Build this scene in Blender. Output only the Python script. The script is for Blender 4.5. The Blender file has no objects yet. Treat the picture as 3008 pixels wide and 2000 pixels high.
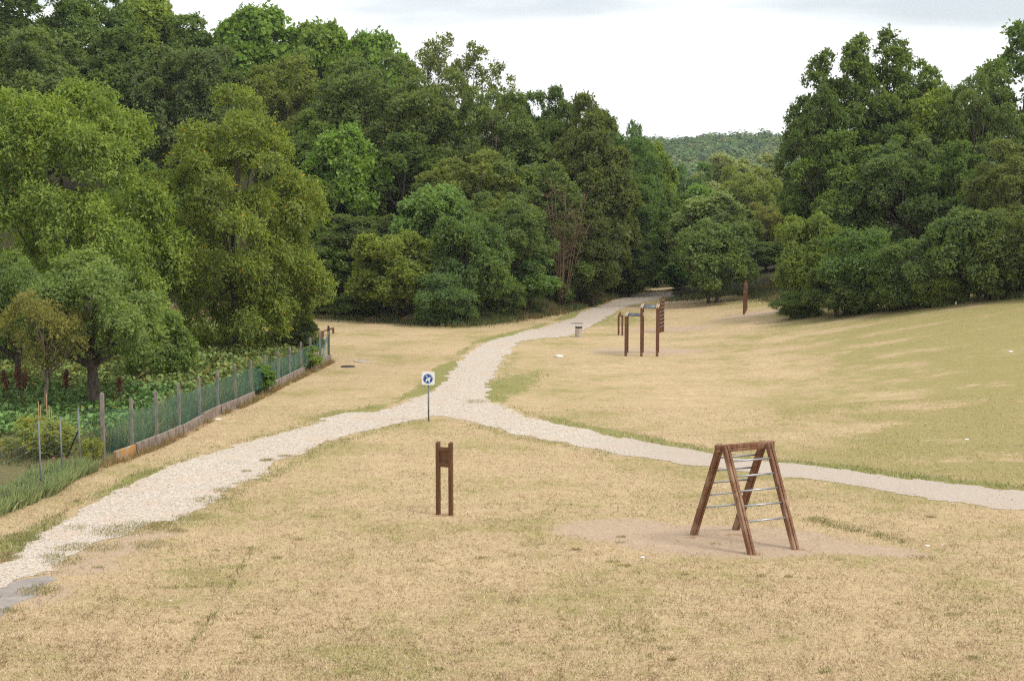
import bpy, bmesh, math, random
import numpy as np
from mathutils import Vector, Matrix
R = math.radians
S = bpy.context.scene
COL = S.collection
rng = np.random.default_rng(7)
random.seed(7)

# ---------------------------------------------------------------- camera
CAM_H, F, PITCH = 8.8, 5000.0, math.atan(470 / 5000)
cam = bpy.data.cameras.new('camera')
cam.sensor_width = 36; cam.lens = F / 3008 * 36
cam.clip_start = .5; cam.clip_end = 6000
co = bpy.data.objects.new('camera', cam); COL.objects.link(co)
co.location = (0, 0, CAM_H); co.rotation_euler = (R(90) - PITCH, 0, 0)
S.camera = co

# ---------------------------------------------------------------- numeric helpers
def ss(t):
    t = np.clip(t, 0, 1); return t * t * (3 - 2 * t)

def vnoise(x, y, seed=0):
    xi = np.floor(x).astype(np.int64); yi = np.floor(y).astype(np.int64)
    fx = x - xi; fy = y - yi
    fx = fx * fx * (3 - 2 * fx); fy = fy * fy * (3 - 2 * fy)
    def h(a, b):
        n = (a * 374761393 + b * 668265263 + seed * 1442695041) & 0x7fffffff
        n = ((n ^ (n >> 13)) * 1274126177) & 0x7fffffff
        n = n ^ (n >> 16)
        return (n & 0xffff) / 65535.0
    a = h(xi, yi); b = h(xi + 1, yi); c = h(xi, yi + 1); d = h(xi + 1, yi + 1)
    return (a + (b - a) * fx) * (1 - fy) + (c + (d - c) * fx) * fy

def fbm(x, y, seed=0, o=3):
    s = 0; a = .5; t = 0
    for k in range(o):
        s = s + a * vnoise(x * 2 ** k, y * 2 ** k, seed + k * 17); t += a; a *= .5
    return s / t

WOOD_EDGE = [(-60, 112), (-30, 112), (-12.6, 111), (-3.2, 104), (1.3, 111), (5.0, 123), (9.3, 137), (14, 160), (30, 260), (60, 600)]
def poly_sd(x, y, P):
    """signed distance, positive inside"""
    x = np.asarray(x, float); y = np.asarray(y, float)
    best = np.full(x.shape, 1e9); ins = np.zeros(x.shape, bool)
    n = len(P)
    for i in range(n):
        ax, ay = P[i]; bx, by = P[(i + 1) % n]
        dx, dy = bx - ax, by - ay; L = dx * dx + dy * dy + 1e-12
        t = np.clip(((x - ax) * dx + (y - ay) * dy) / L, 0, 1)
        best = np.minimum(best, np.hypot(x - ax - t * dx, y - ay - t * dy))
        c = ((ay > y) != (by > y)) & (x < (bx - ax) * (y - ay) / (by - ay + 1e-12) + ax)
        ins ^= c
    return np.where(ins, best, -best)

WOOD = WOOD_EDGE + [(60, 3000), (-3000, 3000), (-3000, 112)]
R_EDGE = [(90, 60), (60, 70), (29, 88), (21.8, 100), (18.0, 106), (19.5, 118), (17.0, 122), (10.5, 124), (12.2, 136), (8.8, 138.5), (8.5, 150)]
RWOOD = R_EDGE + [(8.5, 2000), (3000, 2000), (3000, 60)]
LUSH = [(2.5, -60), (2.5, 50), (9, 60), (13, 80), (14, 120), (14, 500), (3000, 500), (3000, -60)]

def terrain(x, y):
    x = np.asarray(x, float); y = np.asarray(y, float)
    d = poly_sd(x, y, WOOD)
    z = 17 * (1 - np.exp(-np.maximum(d + 1, 0) / 42)) * ss((420 - y) / 200)
    z = z + 3.3 * ss((x - 8) / 26) * ss((y - 40) / 55) * ss((400 - y) / 200)
    z = z + .12 * np.maximum(x - 27, 0) * ss((y - 60) / 40) * ss((80 - x) / 30) * ss((300 - y) / 120)
    z = z - 5 * ss((y - 137) / 60) * ss((x + 2) / 10)
    z = z + (24 + .03 * np.clip(x, -200, 250)) * np.exp(-((y - 850) / 190) ** 2) * ss((x + 300) / 300)
    z = z + .10 * (fbm(x / 9, y / 9, 3) - .5) * ss((y - 30) / 20)
    z = z + .05 * (vnoise(x / 1.7, y / 1.7, 9) - .5)
    return z

cp, sp = math.cos(PITCH), math.sin(PITCH)
def ray(px, py):
    u = (px - 1504) / F; v = (1000 - py) / F
    return np.array([u, cp + v * sp, v * cp - sp])

def G(px, py):
    """photo pixel -> point on the terrain"""
    d = ray(px, py); t = 15.0; o = np.array([0, 0, CAM_H])
    prev = t
    while t < 900:
        p = o + d * t
        if p[2] < terrain(p[0], p[1]): break
        prev = t; t += .5
    lo, hi = prev, t
    for _ in range(18):
        m = (lo + hi) / 2; p = o + d * m
        if p[2] < terrain(p[0], p[1]): hi = m
        else: lo = m
    p = o + d * hi
    return float(p[0]), float(p[1]), float(terrain(p[0], p[1]))

def ztop(py, Y):
    d = ray(1504, py); return CAM_H + d[2] / d[1] * Y
def xat(px, py, Y):
    d = ray(px, py); return d[0] / d[1] * Y

# ---------------------------------------------------------------- object helpers
def tag(o, label=None, cat=None, group=None, kind=None):
    if label: o['label'] = label
    if cat: o['category'] = cat
    if group: o['group'] = group
    if kind: o['kind'] = kind
    return o

def empty(name, loc, rz=0, label=None, cat=None, group=None):
    o = bpy.data.objects.new(name, None); COL.objects.link(o)
    o.location = loc; o.rotation_euler = (0, 0, rz); o.empty_display_size = .2
    return tag(o, label, cat, group)

def npmesh(name, V, Fc, cols=None, smooth=False, extra=None):
    """V (n,3); Fc (m,k) constant-size faces; cols (n,3)"""
    me = bpy.data.meshes.new(name)
    V = np.ascontiguousarray(V, np.float32); Fc = np.ascontiguousarray(Fc, np.int32)
    m, k = Fc.shape
    me.vertices.add(len(V)); me.vertices.foreach_set('co', V.ravel())
    me.loops.add(m * k); me.loops.foreach_set('vertex_index', Fc.ravel())
    me.polygons.add(m); me.polygons.foreach_set('loop_start', np.arange(0, m * k, k, dtype=np.int32))
    if smooth: me.polygons.foreach_set('use_smooth', np.ones(m, bool))
    if cols is not None:
        a = me.attributes.new('col', 'FLOAT_COLOR', 'POINT')
        c = np.ones((len(V), 4), np.float32); c[:, :3] = cols
        a.data.foreach_set('color', c.ravel())
    for nm, arr in (extra or {}).items():
        a = me.attributes.new(nm, 'FLOAT', 'POINT'); a.data.foreach_set('value', np.ascontiguousarray(arr, np.float32))
    me.update(calc_edges=True); me.validate()
    return me

def link(name, me, mat, parent=None, loc=None):
    o = bpy.data.objects.new(name, me); COL.objects.link(o)
    if mat is not None and not me.materials: me.materials.append(mat)
    if parent: o.parent = parent
    if loc is not None: o.location = loc
    return o

class MB:
    """collects shapes into one mesh"""
    def __init__(s): s.bm = bmesh.new()
    def box(s, c, size, M=None, bev=0):
        T = Matrix.Translation(c) @ (M or Matrix()) @ Matrix.Diagonal((*size, 1))
        g = bmesh.ops.create_cube(s.bm, size=1, matrix=T)
        if bev:
            es = list({e for v in g['verts'] for e in v.link_edges})
            bmesh.ops.bevel(s.bm, geom=es, offset=bev, segments=1, affect='EDGES')
        return s
    def bar(s, a, b, w, h, up=(0, 0, 1), bev=0.006):
        a, b = Vector(a), Vector(b); d = (b - a); L = d.length; z = d.normalized()
        u = Vector(up); y = (u - u.dot(z) * z).normalized(); x = y.cross(z)
        M = Matrix((x, y, z)).transposed().to_4x4()
        return s.box((a + b) / 2, (w, h, L), M, bev)
    def tube(s, pts, rad, n=8):
        pts = [Vector(p) for p in pts]
        if not hasattr(rad, '__len__'): rad = [rad] * len(pts)
        rings = []
        for i, p in enumerate(pts):
            d = (pts[min(i + 1, len(pts) - 1)] - pts[max(i - 1, 0)]).normalized()
            u = Vector((1, 0, 0)) if abs(d.x) < .8 else Vector((0, 1, 0))
            x = d.cross(u).normalized(); y = d.cross(x)
            rings.append([s.bm.verts.new(p + rad[i] * (math.cos(2 * math.pi * k / n) * x + math.sin(2 * math.pi * k / n) * y)) for k in range(n)])
        for A, B in zip(rings[:-1], rings[1:]):
            for k in range(n):
                f = s.bm.faces.new((A[k], A[(k + 1) % n], B[(k + 1) % n], B[k])); f.smooth = True
        s.bm.faces.new(rings[0][::-1]); s.bm.faces.new(rings[-1])
        return s
    def poly(s, pts, thick, M=None):
        """xz outline extruded by thick towards -y"""
        fr = [s.bm.verts.new((x, -thick, z)) for x, z in pts]; bk = [s.bm.verts.new((x, 0, z)) for x, z in pts]
        s.bm.faces.new(fr); s.bm.faces.new(bk[::-1]); n = len(pts)
        for k in range(n): s.bm.faces.new((fr[k], bk[k], bk[(k + 1) % n], fr[(k + 1) % n]))
        return s
    def build(s, name, mat, parent=None, loc=None):
        bmesh.ops.recalc_face_normals(s.bm, faces=s.bm.faces)
        me = bpy.data.meshes.new(name); s.bm.to_mesh(me); s.bm.free()
        return link(name, me, mat, parent, loc)

# ---------------------------------------------------------------- materials
class NT:
    def __init__(s, name):
        s.m = bpy.data.materials.new(name); s.m.use_nodes = True
        s.t = s.m.node_tree; s.t.nodes.clear()
        s.out = s.n('ShaderNodeOutputMaterial')
    def n(s, typ, **kw):
        nd = s.t.nodes.new(typ)
        for k, v in kw.items(): setattr(nd, k, v)
        return nd
    def l(s, a, b): s.t.links.new(a, b)
    def setin(s, nd, key, v):
        if isinstance(v, bpy.types.NodeSocket): s.l(v, nd.inputs[key])
        elif v is not None: nd.inputs[key].default_value = v
    def coord(s, kind='Object'): return s.n('ShaderNodeTexCoord').outputs[kind]
    def pos(s): return s.n('ShaderNodeNewGeometry').outputs['Position']
    def mapping(s, v, scale=(1, 1, 1), rot=(0, 0, 0)):
        m = s.n('ShaderNodeMapping'); s.l(v, m.inputs['Vector']); m.inputs['Scale'].default_value = scale; m.inputs['Rotation'].default_value = rot
        return m.outputs[0]
    def noise(s, v, scale, detail=4, rough=.55, dist=0):
        n = s.n('ShaderNodeTexNoise'); s.setin(n, 'Vector', v); n.inputs['Scale'].default_value = scale
        n.inputs['Detail'].default_value = detail; n.inputs['Roughness'].default_value = rough; n.inputs['Distortion'].default_value = dist
        return n.outputs['Fac']
    def vor(s, v, scale, out='Color'):
        n = s.n('ShaderNodeTexVoronoi'); s.setin(n, 'Vector', v); n.inputs['Scale'].default_value = scale
        return n.outputs[out]
    def ramp(s, v, lo, hi, a=0., b=1.):
        n = s.n('ShaderNodeMapRange'); n.interpolation_type = 'SMOOTHSTEP'; s.setin(n, 'Value', v)
        for k, q in (('From Min', lo), ('From Max', hi), ('To Min', a), ('To Max', b)): n.inputs[k].default_value = q
        return n.outputs[0]
    def mix(s, f, a, b, mode='MIX'):
        n = s.n('ShaderNodeMix', data_type='RGBA', blend_type=mode)
        s.setin(n, 0, f)
        for i, v in ((6, a), (7, b)):
            if isinstance(v, bpy.types.NodeSocket): s.l(v, n.inputs[i])
            else: n.inputs[i].default_value = (*v, 1) if len(v) == 3 else v
        return n.outputs[2]
    def math(s, op, a, b=None):
        n = s.n('ShaderNodeMath', operation=op); s.setin(n, 0, a); s.setin(n, 1, b); return n.outputs[0]
    def attr(s, name, out='Fac'):
        n = s.n('ShaderNodeAttribute'); n.attribute_name = name; return n.outputs[out]
    def bump(s, h, strength, dist=.02):
        n = s.n('ShaderNodeBump'); s.l(h, n.inputs['Height']); n.inputs['Strength'].default_value = strength; n.inputs['Distance'].default_value = dist
        return n.outputs[0]
    def pbr(s, col, rough=.8, metal=0, normal=None, spec=.3):
        p = s.n('ShaderNodeBsdfPrincipled')
        s.setin(p, 'Base Color', col if isinstance(col, bpy.types.NodeSocket) else (*col, 1))
        s.setin(p, 'Roughness', rough); p.inputs['Metallic'].default_value = metal
        p.inputs['Specular IOR Level'].default_value = spec
        if normal: s.l(normal, p.inputs['Normal'])
        s.l(p.outputs[0], s.out.inputs[0]); return p

def leaf_material(name, transl=.46, rough=.45, spec=.13, objcol=True, ttint=(1.2, 1.3, .6)):
    t = NT(name)
    a = t.attr('col', 'Color')
    c = a
    if objcol:
        oi = t.n('ShaderNodeObjectInfo')
        c = t.mix(1, a, oi.outputs['Color'], 'MULTIPLY')
    # broad patches of tone in one crown
    nz = t.noise(t.coord('Object'), .55, 2)
    if objcol: c = t.mix(t.ramp(nz, .35, .7), c, t.mix(1, c, (1.14, 1.10, .82), 'MULTIPLY'))
    p = t.pbr(c, rough, spec=spec)
    tr = t.n('ShaderNodeBsdfTranslucent')
    t.l(t.mix(1, c, ttint, 'MULTIPLY'), tr.inputs['Color'])
    mx = t.n('ShaderNodeMixShader'); mx.inputs[0].default_value = transl
    t.l(p.outputs[0], mx.inputs[1]); t.l(tr.outputs[0], mx.inputs[2]); t.l(mx.outputs[0], t.out.inputs[0])
    return t.m

M = {}
M['leaf'] = leaf_material('foliage')
M['blade'] = leaf_material('grass_blades', .22, .7, .1, False, (1.05, 1.05, .85))

def simple(name, base, var, scale=(1, 1, 1), nscale=8, rough=.8, metal=0, bump=.3, lo=.3, hi=.7, dist=.01, spec=.3):
    t = NT(name); v = t.mapping(t.coord('Object'), scale)
    nz = t.noise(v, nscale, 5)
    c = t.mix(t.ramp(nz, lo, hi), base, var)
    t.pbr(c, rough, metal, t.bump(nz, bump, dist), spec); M[name] = t.m
    return t.m

def wood(name, a, b, pale):
    t = NT(name); v = t.coord('Object')
    g = t.noise(t.mapping(v, (22, 22, 1.6)), 2.2, 5, .6)
    big = t.noise(v, 2.1, 3)
    c = t.mix(t.ramp(g, .32, .68), a, b)
    c = t.mix(t.ramp(big, .46, .70, 0, .75), c, pale)
    t.pbr(c, .68, 0, t.bump(g, .35, .006), .3); M[name] = t.m
wood('oiled_timber', (.095, .040, .020), (.25, .115, .056), (.34, .22, .14))
wood('dark_timber', (.085, .036, .018), (.16, .068, .032), (.20, .085, .04))
wood('board_timber', (.085, .037, .014), (.15, .068, .026), (.16, .075, .032))
wood('lit_beam_timber', (.33, .24, .16), (.47, .37, .27), (.55, .46, .36))  # monkey-bar beams: brightness of their lit tops put into the wood colour
simple('bark', (.05, .036, .027), (.13, .10, .078), (1, 1, .25), 9, .9, 0, .8)
simple('pale_bark', (.12, .085, .06), (.24, .19, .145), (1, 1, .25), 9, .9, 0, .8)
simple('dead_bark', (.13, .08, .05), (.22, .15, .095), (1, 1, .3), 9, .9, 0, .5)
simple('galvanised_steel', (.34, .35, .37), (.46, .47, .50), (1, 1, 1), 14, .42, .75, .1)
simple('dark_steel', (.10, .11, .125), (.16, .17, .19), (1, 1, 1), 14, .5, .4, .1)
simple('grey_post', (.13, .14, .135), (.22, .23, .22), (1, 1, .4), 10, .6, .2, .2)
simple('concrete', (.15, .115, .09), (.31, .25, .205), (1, 1, .5), 6, .9, 0, .6)
simple('post_concrete', (.13, .11, .09), (.26, .225, .19), (1, 1, .3), 9, .9, 0, .6)
simple('tan_concrete', (.37, .31, .24), (.50, .43, .35), (1, 1, .6), 5, .85, 0, .3)
simple('teal_wire', (.05, .17, .15), (.09, .24, .20), (1, 1, 1), 3, .55, 0, 0)
simple('pale_wire', (.13, .21, .17), (.20, .29, .24), (1, 1, 1), 3, .5, .2, 0)
simple('black_metal', (.012, .012, .014), (.03, .03, .034), (1, 1, 1), 8, .5, 0, .1)
simple('grey_metal_cover', (.16, .15, .145), (.28, .265, .25), (1, 1, 1), 20, .7, .2, .5)
simple('white_stone', (.62, .57, .50), (.80, .76, .70), (1, 1, 1), 9, .85, 0, .6)
simple('sign_white', (.74, .74, .73), (.82, .82, .81), (1, 1, 1), 3, .35, 0, 0, spec=.5)
simple('sign_blue', (.004, .045, .22), (.006, .06, .27), (1, 1, 1), 3, .4, 0, 0, spec=.5)
simple('sign_symbol', (.72, .76, .80), (.80, .82, .84), (1, 1, 1), 3, .4, 0, 0)
simple('sign_lettering', (.30, .38, .55), (.55, .60, .70), (1, 1, 1), 60, .4, 0, 0)
simple('cane', (.30, .17, .075), (.42, .27, .13), (1, 1, .3), 12, .7, 0, 0)
simple('white_stake', (.70, .70, .68), (.82, .82, .80), (1, 1, 1), 6, .6, 0, 0)
simple('seed_head', (.085, .03, .016), (.16, .062, .032), (1, 1, 1), 18, .9, 0, 0)
simple('litter', (.75, .76, .78), (.86, .86, .86), (1, 1, 1), 10, .6, 0, 0)

def lichen_concrete():
    t = NT('lichen_concrete'); v = t.coord('Object')
    nz = t.noise(t.mapping(v, (1, 1, .35)), 7, 5)
    c = t.mix(t.ramp(nz, .3, .7), (.20, .145, .105), (.42, .35, .285))
    l = t.noise(v, 3.2, 4)
    c = t.mix(t.ramp(l, .48, .60), c, (.42, .22, .05))
    t.pbr(c, .92, 0, t.bump(nz, .6, .01)); M['lichen_concrete'] = t.m
lichen_concrete()

# ---- ground
def ground_mat():
    t = NT('mown_dry_grass'); p = t.pos()
    n1 = t.noise(p, .22, 4, .6)
    n2 = t.noise(p, 1.1, 5, .62)
    n3 = t.noise(p, 9, 5, .7, .6)
    n4 = t.noise(t.mapping(p, (5, 1.6, 1), (0, 0, .35)), 7, 4, .7, 1.2)
    straw = t.mix(t.ramp(n2, .3, .7), (.45, .335, .19), (.58, .44, .262))
    straw = t.mix(t.ramp(n3, .46, .66), straw, (.35, .24, .12))
    straw = t.mix(t.ramp(n4, .55, .72, 0, .55), straw, (.68, .54, .35))
    # browner thatch clumps
    n6 = t.noise(p, 3.1, 4, .7)
    straw = t.mix(t.ramp(n6, .54, .70, 0, .6), straw, (.34, .225, .115))
    olive = t.mix(t.ramp(n3, .35, .7), (.285, .255, .085), (.215, .20, .06))
    g = t.math('ADD', t.math('MULTIPLY', n1, .62), t.math('MULTIPLY', n2, .5))
    grn = t.math('ADD', g, t.math('MULTIPLY', t.attr('lush'), .19))
    # mower bands
    w = t.n('ShaderNodeTexWave', wave_type='RINGS', wave_profile='SIN')
    mp = t.n('ShaderNodeMapping'); t.l(p, mp.inputs[0]); mp.inputs['Location'].default_value = (40, -60, 0); mp.inputs['Scale'].default_value = (1, 1, 0)
    t.l(mp.outputs[0], w.inputs[0]); w.inputs['Scale'].default_value = .085; w.inputs['Distortion'].default_value = 3.0; w.inputs['Detail'].default_value = 2; w.inputs['Detail Scale'].default_value = .6
    grn = t.math('ADD', grn, t.math('MULTIPLY', t.math('MULTIPLY', t.math('SUBTRACT', w.outputs['Fac'], .3), t.attr('lush')), .17))
    st = t.noise(t.mapping(p, (.35, 1.3, 1), (0, 0, .12)), .9, 5, .65)
    straw = t.mix(t.math('MULTIPLY', t.ramp(st, .54, .72, 0, .3), t.attr('lush')), straw, (.60, .47, .30))
    grn = t.math('SUBTRACT', grn, t.math('MULTIPLY', t.math('MULTIPLY', t.ramp(st, .50, .68), t.attr('lush')), .10))
    col = t.mix(t.ramp(grn, .52, .72, 0, .75), straw, olive)
    n5 = t.noise(p, 2.6, 4, .7)
    col = t.mix(t.math('MULTIPLY', t.ramp(n5, .54, .68), t.ramp(n1, .4, .6, .25, .9)), col, (.27, .245, .075))
    # verges that stay green
    vg = t.math('ADD', t.attr('green'), t.math('MULTIPLY', t.math('SUBTRACT', t.noise(p, 2.3, 5, .7), .5), 1.3))
    vg = t.ramp(vg, .42, .72)
    col = t.mix(t.math('MULTIPLY', vg, .85), col, t.mix(t.ramp(n3, .3, .7), (.175, .195, .05), (.27, .25, .085)))
    # worn sandy ground
    sm = t.math('ADD', t.attr('sand'), t.math('MULTIPLY', t.math('SUBTRACT', t.noise(p, 3.2, 5, .75), .5), 1.2))
    sandc = t.mix(t.ramp(n3, .3, .7), (.39, .285, .19), (.49, .37, .26))
    sandc = t.mix(t.ramp(n5, .55, .7, 0, .5), sandc, (.60, .43, .29))
    col = t.mix(t.ramp(sm, .40, .66), col, sandc)
    br = t.math('ADD', t.attr('brown'), t.math('MULTIPLY', t.math('SUBTRACT', t.noise(p, 2.2, 4, .7), .5), .9))
    col = t.mix(t.ramp(br, .45, .75, 0, .8), col, t.mix(t.ramp(n3, .3, .7), (.26, .145, .075), (.37, .235, .13)))
    ga = t.ramp(t.math('ADD', t.attr('garden'), t.math('MULTIPLY', t.math('SUBTRACT', n2, .5), .3)), .4, .6)
    col = t.mix(ga, col, t.mix(t.ramp(n3, .3, .7), (.115, .10, .045), (.19, .165, .07)))
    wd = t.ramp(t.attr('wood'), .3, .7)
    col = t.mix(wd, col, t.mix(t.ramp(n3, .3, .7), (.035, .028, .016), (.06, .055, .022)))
    h = t.math('ADD', t.math('MULTIPLY', n3, .6), n4)
    t.pbr(col, .95, 0, t.bump(h, .55, .05), .1)
    return t.m
M['ground'] = ground_mat()

def gravel_mat():
    t = NT('crushed_limestone'); p = t.pos()
    v1 = t.vor(p, 24); v2 = t.vor(p, 24, 'Distance'); n = t.noise(p, .6, 4, .6); n2 = t.noise(p, 30, 4, .7)
    sx = t.n('ShaderNodeSeparateColor'); t.l(v1, sx.inputs[0])
    c = t.mix(t.ramp(sx.outputs[0], .1, .9), (.40, .335, .26), (.65, .58, .485))
    c = t.mix(t.ramp(n2, .50, .72, 0, .8), c, (.27, .205, .155))
    c = t.mix(t.ramp(n, .46, .66, 0, .5), c, (.53, .40, .30))
    gy = t.attr('grey')
    c = t.mix(t.math('MULTIPLY', gy, .7), c, t.mix(t.ramp(n2, .3, .7), (.37, .30, .24), (.50, .415, .34)))
    t.pbr(c, .93, 0, t.bump(t.math('SUBTRACT', n2, v2), .7, .02), .15)
    return t.m
M['gravel'] = gravel_mat()
simple('stone_chips', (.50, .42, .35), (.80, .73, .65), (1, 1, 1), 18, .9, 0, .2)
def asphalt_mat():
    t = NT('old_asphalt'); p = t.pos(); n = t.noise(p, 2.0, 5, .6); n2 = t.noise(p, 40, 3)
    c = t.mix(t.ramp(n, .3, .7), (.22, .195, .175), (.35, .305, .265)); c = t.mix(t.ramp(n2, .5, .7, 0, .5), c, (.38, .33, .28))
    t.pbr(c, .9, 0, t.bump(n2, .4, .01), .2); return t.m
M['asphalt'] = asphalt_mat()

# ---------------------------------------------------------------- traced outlines (photo pixels / 1.2757)
K = 1.2757
def trace(L): return [G(x * K, y * K)[:2] for x, y in L]
path_left = [(-300, 1470), (-60, 1345), (0, 1303), (60, 1255), (110, 1222), (200, 1165), (280, 1127), (350, 1095), (430, 1060), (500, 1035), (600, 1010), (680, 992), (740, 967), (800, 950), (860, 948), (930, 928), (985, 903), (1020, 878), (1040, 850), (1075, 815), (1120, 787), (1190, 768), (1260, 750), (1320, 730), (1370, 707), (1420, 690), (1470, 678), (1510, 673), (1545, 673)]
path_right = [(1550, 682), (1490, 693), (1445, 706), (1420, 718), (1395, 735), (1350, 757), (1310, 775), (1250, 779), (1200, 786), (1165, 822), (1150, 850), (1130, 880), (1112, 905), (1128, 925), (1200, 955), (1300, 980), (1400, 1000), (1500, 1020), (1600, 1037), (1700, 1055), (1800, 1065), (1900, 1075), (2000, 1090), (2100, 1105), (2200, 1115), (2300, 1125), (2480, 1138), (2900, 1166),
              (2900, 1222), (2480, 1182), (2300, 1170), (2200, 1158), (2100, 1142), (2000, 1125), (1900, 1110), (1800, 1098), (1700, 1085), (1600, 1072), (1500, 1058), (1400, 1040), (1300, 1020), (1200, 1002), (1100, 975), (1040, 960), (1000, 955), (960, 966), (900, 980), (820, 998), (760, 1015), (700, 1038), (650, 1062), (600, 1090), (550, 1115), (500, 1140), (480, 1165), (430, 1190), (370, 1200), (310, 1222), (240, 1245), (180, 1275), (120, 1310), (60, 1330), (0, 1345), (-60, 1372), (-300, 1500)]
PATH = trace(path_left + path_right)
ROAD = trace([(-120, 1335), (0, 1338), (70, 1325), (120, 1318), (130, 1335), (95, 1352), (75, 1375), (40, 1398), (0, 1425), (-120, 1500)])

class Field:
    def __init__(s, P, x0, x1, y0, y1, st):
        s.x0, s.y0, s.st = x0, y0, st
        s.X = np.arange(x0, x1 + st / 2, st); s.Y = np.arange(y0, y1 + st / 2, st)
        XX, YY = np.meshgrid(s.X, s.Y)
        s.v = poly_sd(XX, YY, P)
    def __call__(s, x, y):
        i = np.clip((np.asarray(x) - s.x0) / s.st, 0, len(s.X) - 1.001); j = np.clip((np.asarray(y) - s.y0) / s.st, 0, len(s.Y) - 1.001)
        a = i.astype(int); b = j.astype(int); fx = i - a; fy = j - b
        v = s.v
        return (v[b, a] * (1 - fx) + v[b, a + 1] * fx) * (1 - fy) + (v[b + 1, a] * (1 - fx) + v[b + 1, a + 1] * fx) * fy
pf = Field(PATH, -26, 34, 24, 140, .25)
def path_sd(x, y): return pf(x, y) + .75 * (fbm(np.asarray(x) * 1.5, np.asarray(y) * 1.1, 31, 4) - .52) + 30e-2*(vnoise(np.asarray(x)*6,np.asarray(y)*5,77)-.5)

def clipped_sheet(name, fn, x0, x1, y0, y1, st, lift, mat, extra=None):
    X = np.arange(x0, x1, st); Y = np.arange(y0, y1, st)
    XX, YY = np.meshgrid(X, Y); V = fn(XX, YY)
    verts = []; faces = []; idx = {}
    def vid(x, y):
        k = (round(x * 2000), round(y * 2000))
        if k not in idx: idx[k] = len(verts); verts.append((x, y))
        return idx[k]
    pos = V > 0
    cell = (pos[:-1, :-1] | pos[1:, :-1] | pos[:-1, 1:] | pos[1:, 1:])
    for j, i in zip(*np.nonzero(cell)):
        c = [(X[i], Y[j], V[j, i]), (X[i + 1], Y[j], V[j, i + 1]), (X[i + 1], Y[j + 1], V[j + 1, i + 1]), (X[i], Y[j + 1], V[j + 1, i])]
        o = []
        for k in range(4):
            a = c[k]; b = c[(k + 1) % 4]
            if a[2] > 0: o.append((a[0], a[1]))
            if (a[2] > 0) != (b[2] > 0):
                t = a[2] / (a[2] - b[2]); o.append((a[0] + (b[0] - a[0]) * t, a[1] + (b[1] - a[1]) * t))
        ids = []
        for q in o:
            v = vid(*q)
            if v not in ids: ids.append(v)
        if len(ids) >= 3: faces.append(ids)
    P = np.array(verts); Z = terrain(P[:, 0], P[:, 1]) + lift
    me = bpy.data.meshes.new(name)
    me.from_pydata([(a, b, c) for (a, b), c in zip(P.tolist(), Z.tolist())], [], faces)
    for nm, f in (extra or {}).items():
        a = me.attributes.new(nm, 'FLOAT', 'POINT'); a.data.foreach_set('value', f(P[:, 0], P[:, 1]).astype(np.float32))
    me.update()
    o = link(name, me, mat); o['kind'] = 'structure'
    return o

LAD = G(2190, 1600); MON = G(1905, 1046)
def greyness(x, y):
    return np.clip(ss((x - 1.0) / 5) * ss((75 - y) / 20) + ss((y - 85) / 25), 0, 1)
# near asphalt stub lies under the end of the gravel
rf = lambda x, y: poly_sd(x, y, ROAD) + .9 * (fbm(x * 1.6, y * 1.6, 5, 4) - .5)
clipped_sheet('road', rf, -16, -6, 28, 42, .16, .004, M['asphalt'])
clipped_sheet('path', path_sd, -20, 30, 26, 138, .16, .008, M['gravel'], {'grey': greyness})

# sandy patches and other masks, all in ground coordinates
def ell(x, y, cx, cy, a, b, rot=0):
    dx, dy = x - cx, y - cy; c, s_ = math.cos(rot), math.sin(rot)
    u = (dx * c + dy * s_) / a; v = (-dx * s_ + dy * c) / b
    return np.clip(1.5 - np.hypot(u, v), 0, 1.0)
E = []
def addell(px, py, a, b, rot=0): q = G(px, py); E.append((q[0], q[1], a, b, rot))
addell(2150, 1590, 3.1, 1.9, -.15); addell(2460, 1608, 2.3, .7, -.35); addell(1820, 1555, 1.7, 1.5)
addell(1900, 1030, 3.6, 2.2); addell(1975, 967, 3.2, 1.9); addell(2220, 922, 3.0, 1.7)
addell(1985, 885, 1.5, 2.5); addell(2010, 862, 1.0, 2)
addell(330, 1610, 1.6, 1.3, .9); addell(230, 1660, 1.5, 1.6); addell(110, 1740, 1.2, 1.4); addell(440, 1570, 1.2, .8, .6)
def sand(x, y):
    m = np.zeros(np.shape(x))
    for e in E: m = np.maximum(m, ell(x, y, *e) * (.62 if e[0] < -5 else (.8 if e[1] > 70 else 1)))
    return m
FENCE_A = [(-150, 1560), (30, 1490), (122, 1452), (182, 1412), (238, 1388), (305, 1361), (329, 1357), (403, 1329), (473, 1301), (532, 1273), (586, 1243), (648, 1212), (697, 1194), (746, 1170), (797, 1143), (845, 1120), (891, 1098), (935, 1078), (966, 1062)]
FW = [G(*p)[:2] for p in FENCE_A]
GARD = [(-40, 20)] + FW + [(FW[-1][0] - 1.5, FW[-1][1] + 1), (-14, 99), (-60, 104), (-60, 20)]
gf = Field(GARD, -45, 0, 20, 106, .4)
def garden(x, y): return np.where((x < 0) & (y < 105), np.clip(gf(x, y) / .8 + .5, 0, 1), 0)
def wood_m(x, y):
    return np.maximum(np.clip((poly_sd(x, y, WOOD) - .1) / 1.4, 0, 1), np.clip((poly_sd(x, y, RWOOD) - .1) / 1.4, 0, 1))
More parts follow.
